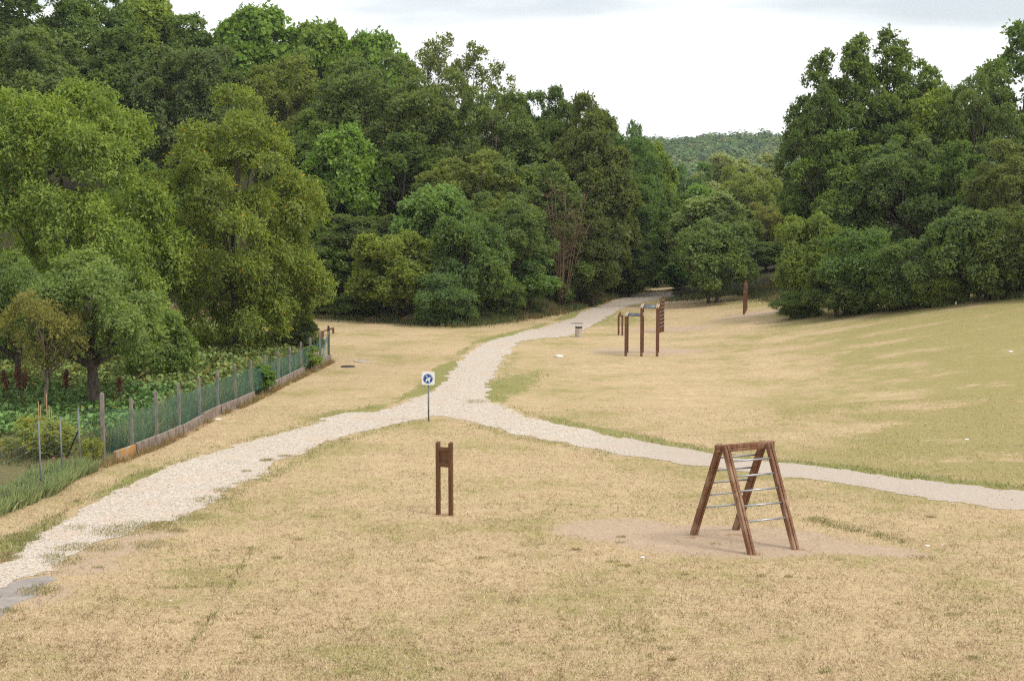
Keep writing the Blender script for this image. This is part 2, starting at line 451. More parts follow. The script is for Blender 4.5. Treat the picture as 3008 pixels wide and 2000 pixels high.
def verge(x, y):
    sd = pf(x, y)
    nz = fbm(x / 3.2, y / 5, 41)
    m = np.clip(1.15 - np.abs(sd + .35) / (.22 + 1.0 * nz), 0, 1)
    right_low = ss((x - 1) / 3) * ss((60 - y) / 10)
    left_side = ss((2 - x) / 4)
    ok = .45 + .55 * ss((nz - .35) / .25)
    below = pf(x, y + 2.2) > pf(x, y)
    m = m * ok * np.where(below, np.where(right_low > .5, .12, .55), .95)
    # patch between the branches, on the far side of the fork
    q = G(1490, 1130); m = np.maximum(m, ell(x, y, q[0], q[1], 1.5, 6, -.2) * .75)
    q = G(1800, 935); m = np.maximum(m, ell(x, y, q[0], q[1], 3.0, 10, -.1) * .62)
    q = G(590, 1370); 
    # grass fringe behind the ladder pit
    for a, b in (((2390, 1530), (2520, 1562)), ((2520, 1562), (2640, 1590))):
        A = G(*a); B = G(*b); dx, dy = B[0] - A[0], B[1] - A[1]
        t = np.clip(((x - A[0]) * dx + (y - A[1]) * dy) / (dx * dx + dy * dy), 0, 1)
        m = np.maximum(m, np.clip(1.2 - np.hypot(x - A[0] - t * dx, y - A[1] - t * dy) / .35, 0, 1) * .55)
    # faint wheel line that stays green across the near grass
    L = [G(*q) for q in ((540, 1995), (556, 1905), (600, 1840), (645, 1780), (690, 1700), (745, 1610))]
    for A, B in zip(L[:-1], L[1:]):
        dx, dy = B[0] - A[0], B[1] - A[1]
        t = np.clip(((x - A[0]) * dx + (y - A[1]) * dy) / (dx * dx + dy * dy), 0, 1)
        m = np.maximum(m, np.clip(1.3 - np.hypot(x - A[0] - t * dx, y - A[1] - t * dy) / .13, 0, 1) * .5)
    return m
def brown(x, y):
    m = np.zeros(np.shape(x))
    d = np.abs(gf(x, y) + .25); m = np.where((x < 0) & (y < 90), np.clip(.9 - d / .5, 0, 1), 0)
    q = G(1740, 880); m = np.maximum(m, ell(x, y, q[0], q[1], 1.6, 8, -.3) * .9)
    q = G(15, 1640); m = np.maximum(m, ell(x, y, q[0], q[1], .9, 1) * .9)
    for q_ in ((2030, 1578), (2218, 1627), (2156, 1571), (2349, 1614)):
        q = G(*q_); m = np.maximum(m, ell(x, y, q[0], q[1], .3, .3) * .8)
    q = G(1305, 1512); m = np.maximum(m, ell(x, y, q[0], q[1], .45, .25) * .9)
    m = np.maximum(m, np.clip(.8 - np.abs(poly_sd(x, y, RWOOD)) / 1.2, 0, 1) * (y < 108))
    m = np.maximum(m, np.clip(.6 - np.abs(poly_sd(x, y, WOOD)) / 1.5, 0, 1) * (x < -3))
    return m
def lush(x, y):
    r = ss((poly_sd(x, y, LUSH) + 1) / 9) * ss((y - 44) / 8)
    return r * .9 + .22 * ss((30 - y) / 8)

gx = np.concatenate([-30 - np.cumsum(.4 * 1.09 ** np.arange(1, 78))[::-1], np.arange(-30, 33, .3), 33 + np.cumsum(.4 * 1.09 ** np.arange(1, 78))])
gy = np.concatenate([-60 + np.arange(0, 78, 4.), np.arange(19, 150, .3), 150 + np.cumsum(.4 * 1.06 ** np.arange(1, 100))])
XX, YY = np.meshgrid(gx, gy); nx, ny = len(gx), len(gy)
ZZ = terrain(XX, YY)
V = np.stack([XX.ravel(), YY.ravel(), ZZ.ravel()], 1)
ii, jj = np.meshgrid(np.arange(nx - 1), np.arange(ny - 1)); a = (jj * nx + ii).ravel()
Fq = np.stack([a, a + 1, a + nx + 1, a + nx], 1)
x_, y_ = V[:, 0], V[:, 1]
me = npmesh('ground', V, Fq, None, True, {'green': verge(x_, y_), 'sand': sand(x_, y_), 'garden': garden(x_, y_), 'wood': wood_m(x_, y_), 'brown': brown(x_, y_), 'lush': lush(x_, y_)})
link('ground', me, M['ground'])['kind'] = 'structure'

# ---------------------------------------------------------------- blades, leaves
def blades(P, h, w, lean, az, col, bend=.5):
    """one thin curved blade per point: 5 verts would be finer; 4 verts, 2 faces"""
    n = len(P); d = np.stack([np.cos(az), np.sin(az), np.zeros(n)], 1)
    pr = rng.uniform(0, 2 * np.pi, n); s_ = np.stack([np.cos(pr), np.sin(pr), np.zeros(n)], 1) * (w / 2)[:, None]
    up = np.array([0, 0, 1.])
    mid = P + d * (h * np.sin(lean) * .45)[:, None] + up * (h * np.cos(lean * .6) * .55)[:, None]
    tip = P + d * (h * np.sin(lean))[:, None] + up * (h * np.cos(lean))[:, None]
    Vv = np.empty((n, 5, 3)); Vv[:, 0] = P - s_; Vv[:, 1] = P + s_; Vv[:, 2] = mid + s_ * .7; Vv[:, 3] = mid - s_ * .7; Vv[:, 4] = tip
    b = np.arange(n)[:, None] * 5
    T = np.concatenate([b + np.array([[0, 1, 2]]), b + np.array([[0, 2, 3]]), b + np.array([[3, 2, 4]])], 0)
    return Vv.reshape(-1, 3), T, np.repeat(col, 5, 0)

def leaves(C, ax, nr, ln, wd, col, fold=.18):
    """diamond leaf of four corners per centre"""
    ax = ax / (np.linalg.norm(ax, axis=1, keepdims=True) + 1e-9)
    sd = np.cross(nr, ax); sd /= (np.linalg.norm(sd, axis=1, keepdims=True) + 1e-9)
    up = np.cross(ax, sd)
    n = len(C); Vv = np.empty((n, 4, 3))
    L = ln[:, None]; W = wd[:, None]
    Vv[:, 0] = C - ax * L * .5; Vv[:, 2] = C + ax * L * .5 - up * L * fold * .6
    Vv[:, 1] = C + sd * W * .5 + up * L * fold * .4; Vv[:, 3] = C - sd * W * .5 + up * L * fold * .4
    b = np.arange(n)[:, None] * 4
    Fc = b + np.array([[0, 1, 2, 3]])
    return Vv.reshape(-1, 3), Fc, np.repeat(col, 4, 0)

def rand_dir(n):
    v = rng.normal(size=(n, 3)); return v / np.linalg.norm(v, axis=1, keepdims=True)

def crown_mesh(name, H, Rr, base, n, ll, npuff, pr=(.2, .36), droop=0., spread=.35, wratio=.5, shape='ovoid', inner=.06, tint=.30, accent=None, twig=.45, boxy=2.5, sub=8, tier=0., sprig=.05):
    """a crown of leaf sprays carried on overlapping boughs; returns mesh and bough centres"""
    cz = (H + base) / 2; hz = (H - base) / 2
    cs = []; rs = []
    while len(cs) < npuff:
        u = rand_dir(1)[0]; r = random.uniform(.25, 1) ** .55 * (random.uniform(1, 1.16) if random.random() < .25 else 1)
        t = u[2] * r
        if shape == 'ovoid': k = 1 - .28 * t
        elif shape == 'cone': k = 1 - .5 * t
        elif shape == 'skirt': k = 1.05 if t < 0 else 1 - .24 * t
        elif shape == 'dome': k = 1.0 if t < 0 else 1
        elif shape == 'vase': k = 1 + .15 * t
        q = random.uniform(*pr) * Rr
        k *= (np.abs(u) ** boxy).sum() ** (-1 / boxy)
        p = np.array([u[0] * r * (Rr - q * .8) * k, u[1] * r * (Rr - q * .8) * k, cz + t * min(1, (np.abs(u) ** boxy).sum() ** (-1 / boxy)) * (hz - q * .8)])
        cs.append(p); rs.append(q)
    cs = np.array(cs); rs = np.array(rs); big_c, big_r = cs.copy(), rs.copy()
    sc, sr = [], []
    for c, r in zip(cs, rs):
        out = c - np.array([0, 0, cz - hz * .25]); out /= np.linalg.norm(out) + 1e-6
        for _ in range(sub):
            u = rand_dir(1)[0] + out * .5 + np.array([0, 0, .25]); u /= np.linalg.norm(u)
            if tier: u[2] *= 1 - tier
            sc.append(c + u * r * random.uniform(.45, .95)); sr.append(r * random.uniform(.26, .52))
    cs = np.array(sc); rs = np.array(sr); npuff = len(cs)
    per = 6; m = n // per
    prob = rs ** 2; prob /= prob.sum()
    keepP = []; keepU = []; got = 0
    while got < m:
        k = rng.choice(npuff, size=m, p=prob)
        u = rand_dir(m)
        out = cs[k] - np.array([0, 0, cz - hz * .25]); out /= (np.linalg.norm(out, axis=1, keepdims=True) + 1e-6)
        u = u + out * .55 + np.array([0, 0, .30]); u /= np.linalg.norm(u, axis=1, keepdims=True)
        f = rng.uniform(.72, 1.08, m); f = np.where(rng.random(m) < sprig, rng.uniform(1.1, 1.55, m), f)
        uu = u.copy()
        if tier: uu[:, 2] *= (1 - tier)
        P = cs[k] + uu * (rs[k] * f)[:, None]
        ok = np.ones(m, bool)
        for c, r in zip(cs, rs):
            dd = P - c
            if tier: dd = dd * np.array([1, 1, 1 / (1 - tier)])
            ok &= (np.linalg.norm(dd, axis=1) > r * .70)
        for c, r in zip(big_c, big_r):
            ok &= (np.linalg.norm((P - c) * np.array([1, 1, 1 / (1 - tier)]), axis=1) > r * .52)
        ok |= rng.random(m) < inner
        if base < .2 * H: ok &= P[:, 2] > 0.02
        keepP.append(P[ok]); keepU.append(u[ok]); got += ok.sum()
    P = np.concatenate(keepP)[:m]; U = np.concatenate(keepU)[:m]
    tw = U * .8 + rand_dir(m) * .7 + np.array([0, 0, .15 - droop]); tw /= np.linalg.norm(tw, axis=1, keepdims=True)
    tl = rng.uniform(.5, 1.2, m) * twig
    clump = rng.uniform(-1, 1, m)
    Cc = []; A = []; Nn = []; Cl = []
    for j in range(per):
        t = (j + rng.random(m)) / per
        c = P + tw * (tl * (t - .2))[:, None] + rng.normal(size=(m, 3)) * ll * spread
        c[:, 2] -= droop * .35 * tl * t * t
        Cc.append(c)
        A.append(tw * .9 + rand_dir(m) * .75 + np.array([0, 0, -droop * 1.1]))
        Nn.append(U * .95 + rand_dir(m) * .55 + np.array([0, 0, .35]))
        Cl.append(clump)
    C = np.concatenate(Cc); A = np.concatenate(A); Nn = np.concatenate(Nn); clump = np.concatenate(Cl)
    N = len(C)
    v = 1 + tint * (.55 * clump + .75 * rng.uniform(-1, 1, N))
    warm = rng.uniform(-1, 1, N) * .10 + clump * .05
    col = np.stack([v * (1 + warm), v, v * (1 - warm * .8)], 1)
    if accent:
        s_ = rng.random(N) < accent[0]; col[s_] = np.array(accent[1])
    s1 = rng.uniform(.7, 1.3, N)
    Vv, Fc, cc = leaves(C, A, Nn, ll * s1, ll * wratio * s1, col)
    if base < .2 * H: Vv[:, 2] = np.maximum(Vv[:, 2], .01)
    me = npmesh(name, Vv, Fc, cc); me.materials.append(M['leaf'])
    return me, big_c, big_r, cz, hz

def trunk_mesh(name, H, base, cs, mat, r0=.2, limbs=14, fork=.35, lean=(0, 0), wig=.25, stems=1):
    mb = MB()
    tops = []
    for s_ in range(stems):
        pts = []; rad = []; top = H * .72
        ox = 0 if stems == 1 else math.cos(s_ * 2.4) * .25; oy = 0 if stems == 1 else math.sin(s_ * 2.4) * .25
        nseg = 7
        for i in range(nseg + 1):
            t = i / nseg
            pts.append((ox * (1 + 3 * t) + lean[0] * t + wig * math.sin(t * 5 + s_) * t, oy * (1 + 3 * t) + lean[1] * t + wig * math.cos(t * 4 + 1 + s_) * t, top * t - (.25 if i == 0 else 0)))
            rad.append(r0 * (1.25 if i == 0 else 1) * (1 - .8 * t) + .015)
        mb.tube(pts, rad, 8); tops.append((pts, rad))
    order = sorted(range(len(cs)), key=lambda i: random.random())[:limbs]
    for i in order:
        pts, rad = tops[random.randrange(stems)]
        c = Vector(cs[i])
        hh = min(max(c.z * .55, H * fork * .8), H * .68)
        t = hh / (H * .72); k = min(int(t * 7), 6); f = t * 7 - k
        a = Vector(pts[k]).lerp(Vector(pts[k + 1]), f)
        r = (rad[k] * (1 - f) + rad[k + 1] * f) * .55
        mid = a.lerp(c, .5) + Vector((random.uniform(-.2, .2), random.uniform(-.2, .2), -.12 * (c - a).length + .1))
        q1 = a.lerp(mid, .5) + Vector((0, 0, .05)); q2 = mid.lerp(c, .5) + Vector((random.uniform(-.15, .15), random.uniform(-.15, .15), 0))
        mb.tube([a, q1, mid, q2, c], [r, r * .8, r * .6, r * .4, r * .18], 6)
        for _ in range(2):
            e = c + Vector((random.uniform(-1, 1), random.uniform(-1, 1), random.uniform(-.2, 1))) * .5
            mb.tube([q2, q2.lerp(e, .55) + Vector((0, 0, .05)), e], [r * .35, r * .22, r * .1], 5)
    o = mb.build(name, mat); me = o.data; bpy.data.objects.remove(o); return me

VAR = {}
def variant(key, H, Rr, base, n, ll, npuff, bark='bark', r0=.2, limbs=14, fork=.35, stems=1, **kw):
    me, cs, rs, cz, hz = crown_mesh('crown', H, Rr, base, n, ll, npuff, **kw)
    tm = trunk_mesh('trunk', H, base, cs, M[bark], r0, limbs, fork, stems=stems)
    VAR[key] = (me, tm, H, Rr)
random.seed(11)
variant('oak', 13, 4.6, 1.5, 42000, .30, 40, pr=(.24, .40), tint=.32, twig=.34)
variant('oak2', 13, 4.6, 1.2, 44000, .28, 58, pr=(.18, .32), tint=.28, twig=.32)
variant('tall', 14, 3.8, 1.2, 38000, .30, 38, pr=(.24, .42), shape='ovoid', tint=.32, sprig=.07, twig=.34)
variant('maple', 12, 4.2, .8, 30000, .38, 38, pr=(.24, .40), wratio=.75, tint=.30, spread=.40, twig=.36)
variant('airy', 15, 4.4, 2.5, 25000, .28, 60, pr=(.14, .25), tint=.30, limbs=44, inner=.08, shape='ovoid', boxy=2.2, r0=.22, sprig=.10, twig=.32)
variant('wispy', 15, 4.4, 2.5, 12000, .26, 70, pr=(.11, .20), tint=.30, limbs=60, inner=.1, shape='ovoid', boxy=2.2, r0=.2, sprig=.2, twig=.4)
variant('locust', 14, 4.6, 1.6, 36000, .25, 52, pr=(.18, .32), wratio=.5, tint=.30, limbs=30, sprig=.10, twig=.36)
variant('shrub', 5.5, 2.7, .0, 27000, .21, 32, pr=(.26, .44), shape='dome', r0=.09, stems=3, fork=.15, tint=.32, twig=.30)
variant('thorn', 5.5, 2.8, .0, 28000, .19, 38, pr=(.22, .38), shape='dome', r0=.09, stems=3, fork=.15, droop=.2, tier=.25, tint=.26, twig=.55, sprig=.10)
variant('sapling', 6, 2.4, .0, 21000, .24, 26, pr=(.24, .42), shape='ovoid', r0=.08, stems=2, fork=.15, tint=.26, twig=.5, sprig=.14)
variant('cherry', 12.5, 4.8, -.6, 92000, .20, 84, pr=(.16, .30), wratio=.40, droop=.22, tier=.38, tint=.32, twig=.55, shape='skirt', boxy=3.2, spread=.4, sprig=.16, accent=(.006, (3.0, 1.3, .6)), limbs=24)
variant('cherry2', 12.5, 5.2, .0, 92000, .20, 88, pr=(.15, .29), wratio=.42, droop=.18, tier=.2, tint=.32, twig=.45, shape='ovoid', boxy=3.0, spread=.4, sprig=.16, accent=(.002, (2.4, 1.3, .6)), limbs=24)
variant('apple', 6.3, 2.9, 1.5, 36000, .125, 42, bark='bark', pr=(.18, .34), wratio=.5, r0=.24, limbs=34, fork=.3, droop=.15, tint=.30, twig=.30, sprig=.15, inner=.08)
variant('sparse', 5.0, 1.9, 1.8, 15000, .10, 34, bark='pale_bark', pr=(.18, .34), wratio=.45, r0=.09, limbs=30, fork=.3, tint=.35, twig=.30, sprig=.2, inner=.12)
variant('loose', 2.6, 1.8, .0, 6500, .15, 16, pr=(.22, .40), wratio=.6, r0=.03, stems=3, fork=.1, tint=.45, twig=.5, sprig=.4, shape='dome', boxy=2, accent=(.06, (1.9, 1.1, .5)))
variant('ivy', 4.0, 1.2, .3, 14000, .13, 22, pr=(.25, .45), wratio=.8, r0=.07, tint=.3, twig=.22)

def tree(px, Y, top, w, var, col, label, name='tree', cat='tree', group=None, base=None, bx=None, rz=None, depth=1.0):
    """px: centre column at its foot distance Y; top and width as seen"""
    if Y > 400:      # given as the row where the crown's front meets the ground
        Y = G(px, Y)[1]; Y += .75 * w / 2 * Y / F
    x = xat(px, 800, Y); z = float(terrain(x, Y))
    H = ztop(top, Y) - z; W = w / 2 * Y / F
    m_ = (.066, .084, .030); col = tuple(.68 * q + .32 * w_ for q, w_ in zip(col, m_))
    col = tuple(min(.34, q * TONE * k) for q, k in zip(col, (1.0, 1.02, .86)))
    
    me, tm, H0, R0 = VAR[var]
    rzz = random.uniform(0, 6.28) if rz is None else rz
    e = empty(name, (x, Y, z - .03), rzz, label, cat, group)
    e.scale = (W / R0 * 1.04, W / R0 * 1.04 * depth, H / H0)
    c = link('crown', me, None, e); c.color = (*col, 1)
    t_ = link('trunk', tm, None, e)
    return e

TONE = 2.5
# leaf tones
DG = (.040, .060, .022); MG = (.062, .090, .028); GG = (.068, .088, .040); YG = (.105, .130, .030); BG = (.085, .135, .030)
BR = (.052, .058, .024); OL = (.090, .098, .034); PL = (.13, .155, .095); RU = (.098, .09, .036); BL = (.050, .085, .040)

WG = 'trees of the wood left of the path'; RG = 'trees of the wood on the right'; MGp = 'trees in the gap where the path disappears'
T = [
 # skyline, left wood
 (30, 152, -80, 430, 'oak', DG, 'dark oak crown filling the top left corner of the picture', WG),
 (250, 156, -70, 340, 'oak2', MG, 'tree with a dark crown against the top edge, second from the top left corner', WG),
 (430, 160, -20, 270, 'maple', YG, 'yellow-green tree on the skyline where the sky first opens at top left', WG),
 (600, 158, 35, 260, 'tall', MG, 'mid green tree on the skyline just right of the yellow-green one', WG),
 (770, 155, 15, 310, 'maple', BG, 'bright green broad-leaved tree forming the highest hump of the left skyline', WG),
 (940, 153, 55, 250, 'maple', (.085, .12, .03), 'light green tree on the skyline just right of its highest hump', WG),
 (1100, 151, 90, 260, 'maple', BG, 'bright green crown on the skyline left of the see-through treetops', WG),
 (1285, 149, 96, 260, 'wispy', OL, 'thin see-through treetop rising above the left wood skyline', WG),
 (1400, 148, 122, 260, 'wispy', OL, 'second thin see-through treetop, right-hand neighbour of the first on the skyline', WG),
 (1520, 150, 235, 200, 'oak2', MG, 'rounded green crown on the falling skyline right of the see-through treetops', WG),
 (1620, 148, 262, 220, 'oak', DG, 'dark crown on the falling skyline halfway down to the distant hill', WG),
 (1735, 150, 305, 170, 'tall', DG, 'narrow dark crown on the falling skyline beside the bluish end tree', WG),
 (1835, 152, 338, 190, 'locust', BL, 'bluish green tree at the right-hand end of the left wood skyline', WG),
 (1915, 160, 415, 140, 'maple', YG, 'small yellow-green tree poking out where the left wood meets the distant hill', WG),
 # middle row
 (90, 131, 50, 430, 'oak2', GG, 'large grey-green tree behind the leftmost cherry tree', WG),
 (330, 134, 90, 400, 'oak', DG, 'dark tree behind the gap between the two cherry trees', WG),
 (590, 129, 85, 370, 'oak2', (.052, .066, .036), 'dull grey-green round oak above the right cherry tree', WG),
 (850, 131, 150, 320, 'locust', OL, 'olive tree above and right of the right cherry tree', WG),
 (900, 126, 330, 250, 'oak', MG, 'green tree half hidden behind the right edge of the cherry tree', WG),
 (1085, 130, 135, 370, 'locust', GG, 'tall grey-green tree with dark limbs showing, left of the see-through treetops', WG),
 (1265, 127, 185, 370, 'locust', (.07, .085, .038), 'grey-green tree with open crown directly below the see-through treetops', WG),
 (1450, 126, 250, 340, 'locust', GG, 'broad soft grey-green tree in the middle of the left wood', WG),
 (1580, 129, 300, 260, 'oak2', DG, 'dark green tree between the soft grey-green tree and the brownish one', WG),
 (1700, 127, 285, 310, 'oak', BR, 'tall brownish dark tree with pale bare limbs near the skyline', WG),
 (1815, 138, 365, 240, 'locust', BL, 'bluish green tree right of the tall brownish one', WG),
 (1905, 147, 440, 200, 'tall', MG, 'mid green tree above the dark opening at the end of the path', WG),
 # third row
 (1015, 119, 362, 230, 'maple', BG, 'bright green maple-like tree right of the cherry tree', WG),
 (880, 116, 490, 260, 'oak2', MG, 'mid green tree just right of the cherry tree edge', WG),
 (1190, 120, 395, 340, 'oak', DG, 'dark tree with a shadowy hollow beneath, centre of the left wood', WG),
 (1400, 116, 430, 340, 'locust', OL, 'olive drooping tree above the middle of the left wood edge', WG),
 (1560, 118, 440, 300, 'oak2', GG, 'grey-green tree directly behind the bare reddish bush', WG),
 (1725, 123, 390, 290, 'oak', BR, 'big very dark brownish tree right of the bare reddish bush', WG),
 (1840, 132, 480, 240, 'locust', (.05, .08, .033), 'green tree leaning over the path end from the left', WG),
 (1915, 146, 560, 170, 'oak', DG, 'dark tree over the black opening at the path end', WG),
 # front row
 (1075, 113, 610, 300, 'oak2', (.05, .062, .03), 'dull dark shrubby tree behind the yellow-green round bush', WG),
 (1290, 111, 545, 240, 'sapling', (.085, .13, .055), 'light green poplar-like young tree with upright shoots at the wood edge', WG),
 (975, 112, 680, 180, 'maple', MG, 'small green tree beside the lower right edge of the cherry tree', WG),
 (1480, 110, 555, 270, 'locust', (.062, .085, .038), 'grey-green tree left of the bare reddish bush', WG),
 (1740, 119, 620, 200, 'oak', (.045, .052, .024), 'dark tree at the wood edge where the path bends away', WG),
 (1850, 129, 660, 160, 'oak2', DG, 'dark green tree beside the grassy bank at the path end', WG),
]
for px, Y, top, w, v, c, lb, g in T: tree(px, Y, top, w, v, c, lb, 'tree', 'tree', g)
SG = 'bushes along the edge of the left wood'
for px, Y, top, w, v, c, lb in [
 (1175, 953, 690, 280, 'shrub', (.10, .115, .03), 'yellow-green round bush standing out at the left wood edge'),
 (1055, 942, 850, 170, 'thorn', (.06, .085, .032), 'low weedy bush left of the yellow-green round bush'),
 (1300, 962, 790, 190, 'thorn', (.055, .09, .045), 'low bluish bush with long drooping leaves where the wood edge juts out'),
 (1385, 948, 640, 230, 'shrub', (.055, .085, .035), 'green bush between the juting corner and the drooping branches of the wood edge'),
 (1450, 936, 780, 170, 'thorn', (.055, .08, .03), 'low green bush at the grass edge left of the dark overhang'),
 (1545, 924, 730, 200, 'sapling', (.07, .115, .05), 'bush with bright fern-like fronds beside the dark overhang'),
 (1640, 902, 700, 200, 'thorn', (.06, .082, .03), 'arching green bush below the bare reddish one'),
 (1790, 874, 790, 160, 'shrub', (.055, .075, .028), 'small green bush on the bank just before the path end'),
 (1878, 860, 790, 110, 'shrub', (.05, .085, .035), 'low bush at the left lip of the dark opening'),
 (955, 932, 880, 120, 'thorn', (.08, .095, .04), 'patch of tall pale weeds at the left end of the wood edge'),
 ]: tree(px, Y, top, w, v, c, lb, 'bush', 'bush', SG)
for px, Y, top, w, v, c, lb in [
 (2000, 158, 560, 130, 'tall', DG, 'dark tree just right of the black opening at the path end'),
 (2095, 128, 560, 245, 'maple', (.115, .15, .07), 'light green maple-like tree rising behind the big round dark bush'),
 (2150, 215, 425, 330, 'oak2', PL, 'pale tree with whitish flower-like leaf tips below the distant hill'),
 (2020, 205, 468, 200, 'locust', BL, 'bluish green tree below the left end of the distant hill'),
 (2190, 172, 480, 240, 'locust', (.095, .105, .035), 'olive tree with rusty tints in the middle of the gap'),
 (2270, 182, 510, 190, 'oak2', (.07, .09, .035), 'green tree at the right side of the gap, next to the tall right-hand trees'),
 (2255, 150, 590, 190, 'locust', RU, 'rusty brown-green tree above the brown posts'),
 (2060, 176, 540, 180, 'maple', (.07, .12, .035), 'fresh green tree between the black opening and the rusty trees'),
 (2250, 137, 700, 170, 'oak2', DG, 'dark green tree right behind the group of brown posts'),
 ]: tree(px, Y, top, w, v, tuple(1.15 * q for q in c), lb, 'tree', 'tree', MGp)
tree(2095, 898, 655, 240, 'shrub', (.072, .098, .042), 'big round dark bush standing alone right of the path end', 'bush', 'bush')
tree(1990, 853, 770, 100, 'sapling', (.07, .125, .04), 'small bright green bush beside the black opening at the path end', 'bush', 'bush')
for px, Y, top, w, v, c, lb in [
 (2440, 115, 390, 300, 'oak', MG, 'dark green tree forming the left edge of the right-hand wood'),
 (2400, 118, 268, 230, 'airy', DG, 'thin-crowned tree overlapping the distant hill from the right'),
 (2455, 121, 150, 330, 'airy', (.05, .07, .026), 'tall see-through tree crown nearest the distant hill on the right'),
 (2565, 123, 105, 360, 'airy', (.06, .08, .028), 'highest thin-crowned tree of the right-hand wood, sky showing through its branches'),
 (2670, 122, 185, 280, 'airy', (.065, .09, .028), 'thin-crowned tree just left of the yellow-green dip'),
 (2560, 119, 330, 330, 'oak2', DG, 'dark tree body below the sky-pierced crowns'),
 (2650, 113, 385, 310, 'locust', (.065, .09, .045), 'silvery green tree in the middle of the right-hand wood'),
 (2735, 119, 250, 210, 'maple', YG, 'yellow-green tree filling the dip of the right-hand skyline'),
 (2870, 117, 195, 290, 'locust', GG, 'grey-green tree below the top right corner'),
 (2990, 128, 70, 400, 'oak', (.06, .09, .028), 'tall green tree in the top right corner'),
 (2790, 110, 420, 230, 'oak', (.05, .08, .025), 'shadowy green tree behind the right-hand hedge bushes'),
 (2965, 106, 400, 270, 'locust', (.078, .082, .034), 'brown-tinged tree at the right edge of the picture'),
 (3330, 122, 180, 400, 'oak', DG, 'dark tree farther outside the right edge of the picture'),
 (3480, 112, 330, 380, 'locust', GG, 'grey-green tree farthest outside the right edge of the picture'),
 (3140, 118, 150, 330, 'oak2', MG, 'green tree just outside the right edge of the picture'),
 ]: tree(px, Y, top, w, v, c, lb, 'tree', 'tree', RG)
HG = 'bushes along the edge of the right-hand field'
for px, Y, top, w, v, c, lb in [
 (2385, 926, 640, 230, 'shrub', (.085, .105, .032), 'yellowish creeper-covered bush at the left end of the right-hand hedge'),
 (2345, 940, 850, 150, 'thorn', (.05, .072, .028), 'low dark bush at the pointed left corner of the right-hand hedge'),
 (2530, 928, 655, 260, 'thorn', (.052, .085, .032), 'hawthorn-like bush right of the yellowish creeper-covered one'),
 (2470, 938, 790, 200, 'shrub', (.052, .07, .03), 'dark bush at field level below the hawthorn-like one'),
 (2690, 915, 690, 250, 'thorn', (.05, .072, .032), 'dark green bush in the middle of the right-hand hedge'),
 (2620, 922, 800, 160, 'shrub', (.06, .085, .026), 'small mid green bush at the foot of the right-hand hedge'),
 (2750, 909, 770, 160, 'thorn', (.085, .105, .028), 'small yellowish bush at the foot of the right-hand hedge'),
 (2830, 898, 620, 250, 'shrub', (.055, .078, .036), 'grey-green bush in the right half of the right-hand hedge'),
 (2970, 883, 600, 270, 'thorn', (.05, .062, .026), 'brownish dark bush at the right edge of the picture above the field'),
 (2890, 892, 760, 170, 'shrub', (.045, .06, .024), 'low dark bush at the field edge near the right side of the picture'),
 (3290, 850, 600, 280, 'thorn', (.05, .072, .03), 'second bush outside the right side of the picture'),
 (3440, 838, 620, 280, 'shrub', (.05, .078, .03), 'farthest bush outside the right side of the picture'),
 (3120, 865, 640, 260, 'shrub', (.05, .065, .026), 'dark bush just outside the right side of the picture'),
 ]: tree(px, Y, top, w, v, c, lb, 'bush', 'bush', HG)

# garden trees
CH = 'cherry trees in the garden'
tree(190, 79, 165, 640, 'cherry2', (.105, .135, .035), 'leftmost big cherry tree, cut off by the left edge of the picture', 'cherry_tree', 'tree', CH)
tree(690, 83, 250, 485, 'cherry', (.100, .118, .032), 'big cherry tree with drooping orange-tipped leaves beside the end of the fence', 'cherry_tree', 'tree', CH)
tree(265, 65.5, 742, 440, 'apple', (.105, .135, .060), 'old apple tree with a thick dark forked trunk inside the garden', 'apple_tree', 'tree', 'fruit trees in the garden')
tree(45, 68.5, 745, 270, 'apple', (.085, .115, .05), 'apple tree at the left edge of the picture behind the thin brownish one', 'apple_tree', 'tree', 'fruit trees in the garden')
tree(122, 63.5, 850, 250, 'sparse', (.135, .115, .050), 'thin brownish fruit tree with a pale slender trunk', 'fruit_tree', 'tree', 'fruit trees in the garden')
tree(470, 71.5, 900, 200, 'shrub', (.10, .135, .05), 'light green low fruit bush between the apple tree and the cherry tree', 'bush', 'bush', 'fruit trees in the garden')
tree(902, 84.0, 935, 95, 'ivy', (.035, .045, .028), 'dark glossy ivy-covered bush at the lower right of the cherry tree', 'bush', 'bush')
tree(768, 1160, 1062, 66, 'ivy', (.08, .13, .035), 'bright green bush growing through the fence in a gap of the low wall', 'bush', 'bush')
tree(912, 1092, 1008, 60, 'ivy', (.12, .15, .04), 'climbing green plant near the far end of the fence', 'bush', 'bush')
tree(110, 54.0, 1235, 250, 'loose', (.13, .14, .045), 'yellow-leaved garden shrub behind the near wire fence', 'bush', 'bush')
tree(258, 52.2, 1290, 66, 'loose', (.15, .17, .05), 'small yellowish rose bush by the first concrete post', 'bush', 'bush')
tree(395, 108, 430, 320, 'oak2', MG, 'tree seen through the gap between the two cherry trees', 'tree', 'tree', WG)
tree(560, 104, 560, 300, 'shrub', DG, 'dark bush behind the trunk of the right cherry tree', 'bush', 'bush')
tree(250, 100, 600, 300, 'shrub', DG, 'dark bush behind the foot of the leftmost cherry tree', 'bush', 'bush')
tree(845, 1056, 860, 150, 'shrub', (.088, .108, .032), 'leafy bush under the lower right edge of the cherry tree', 'bush', 'bush')

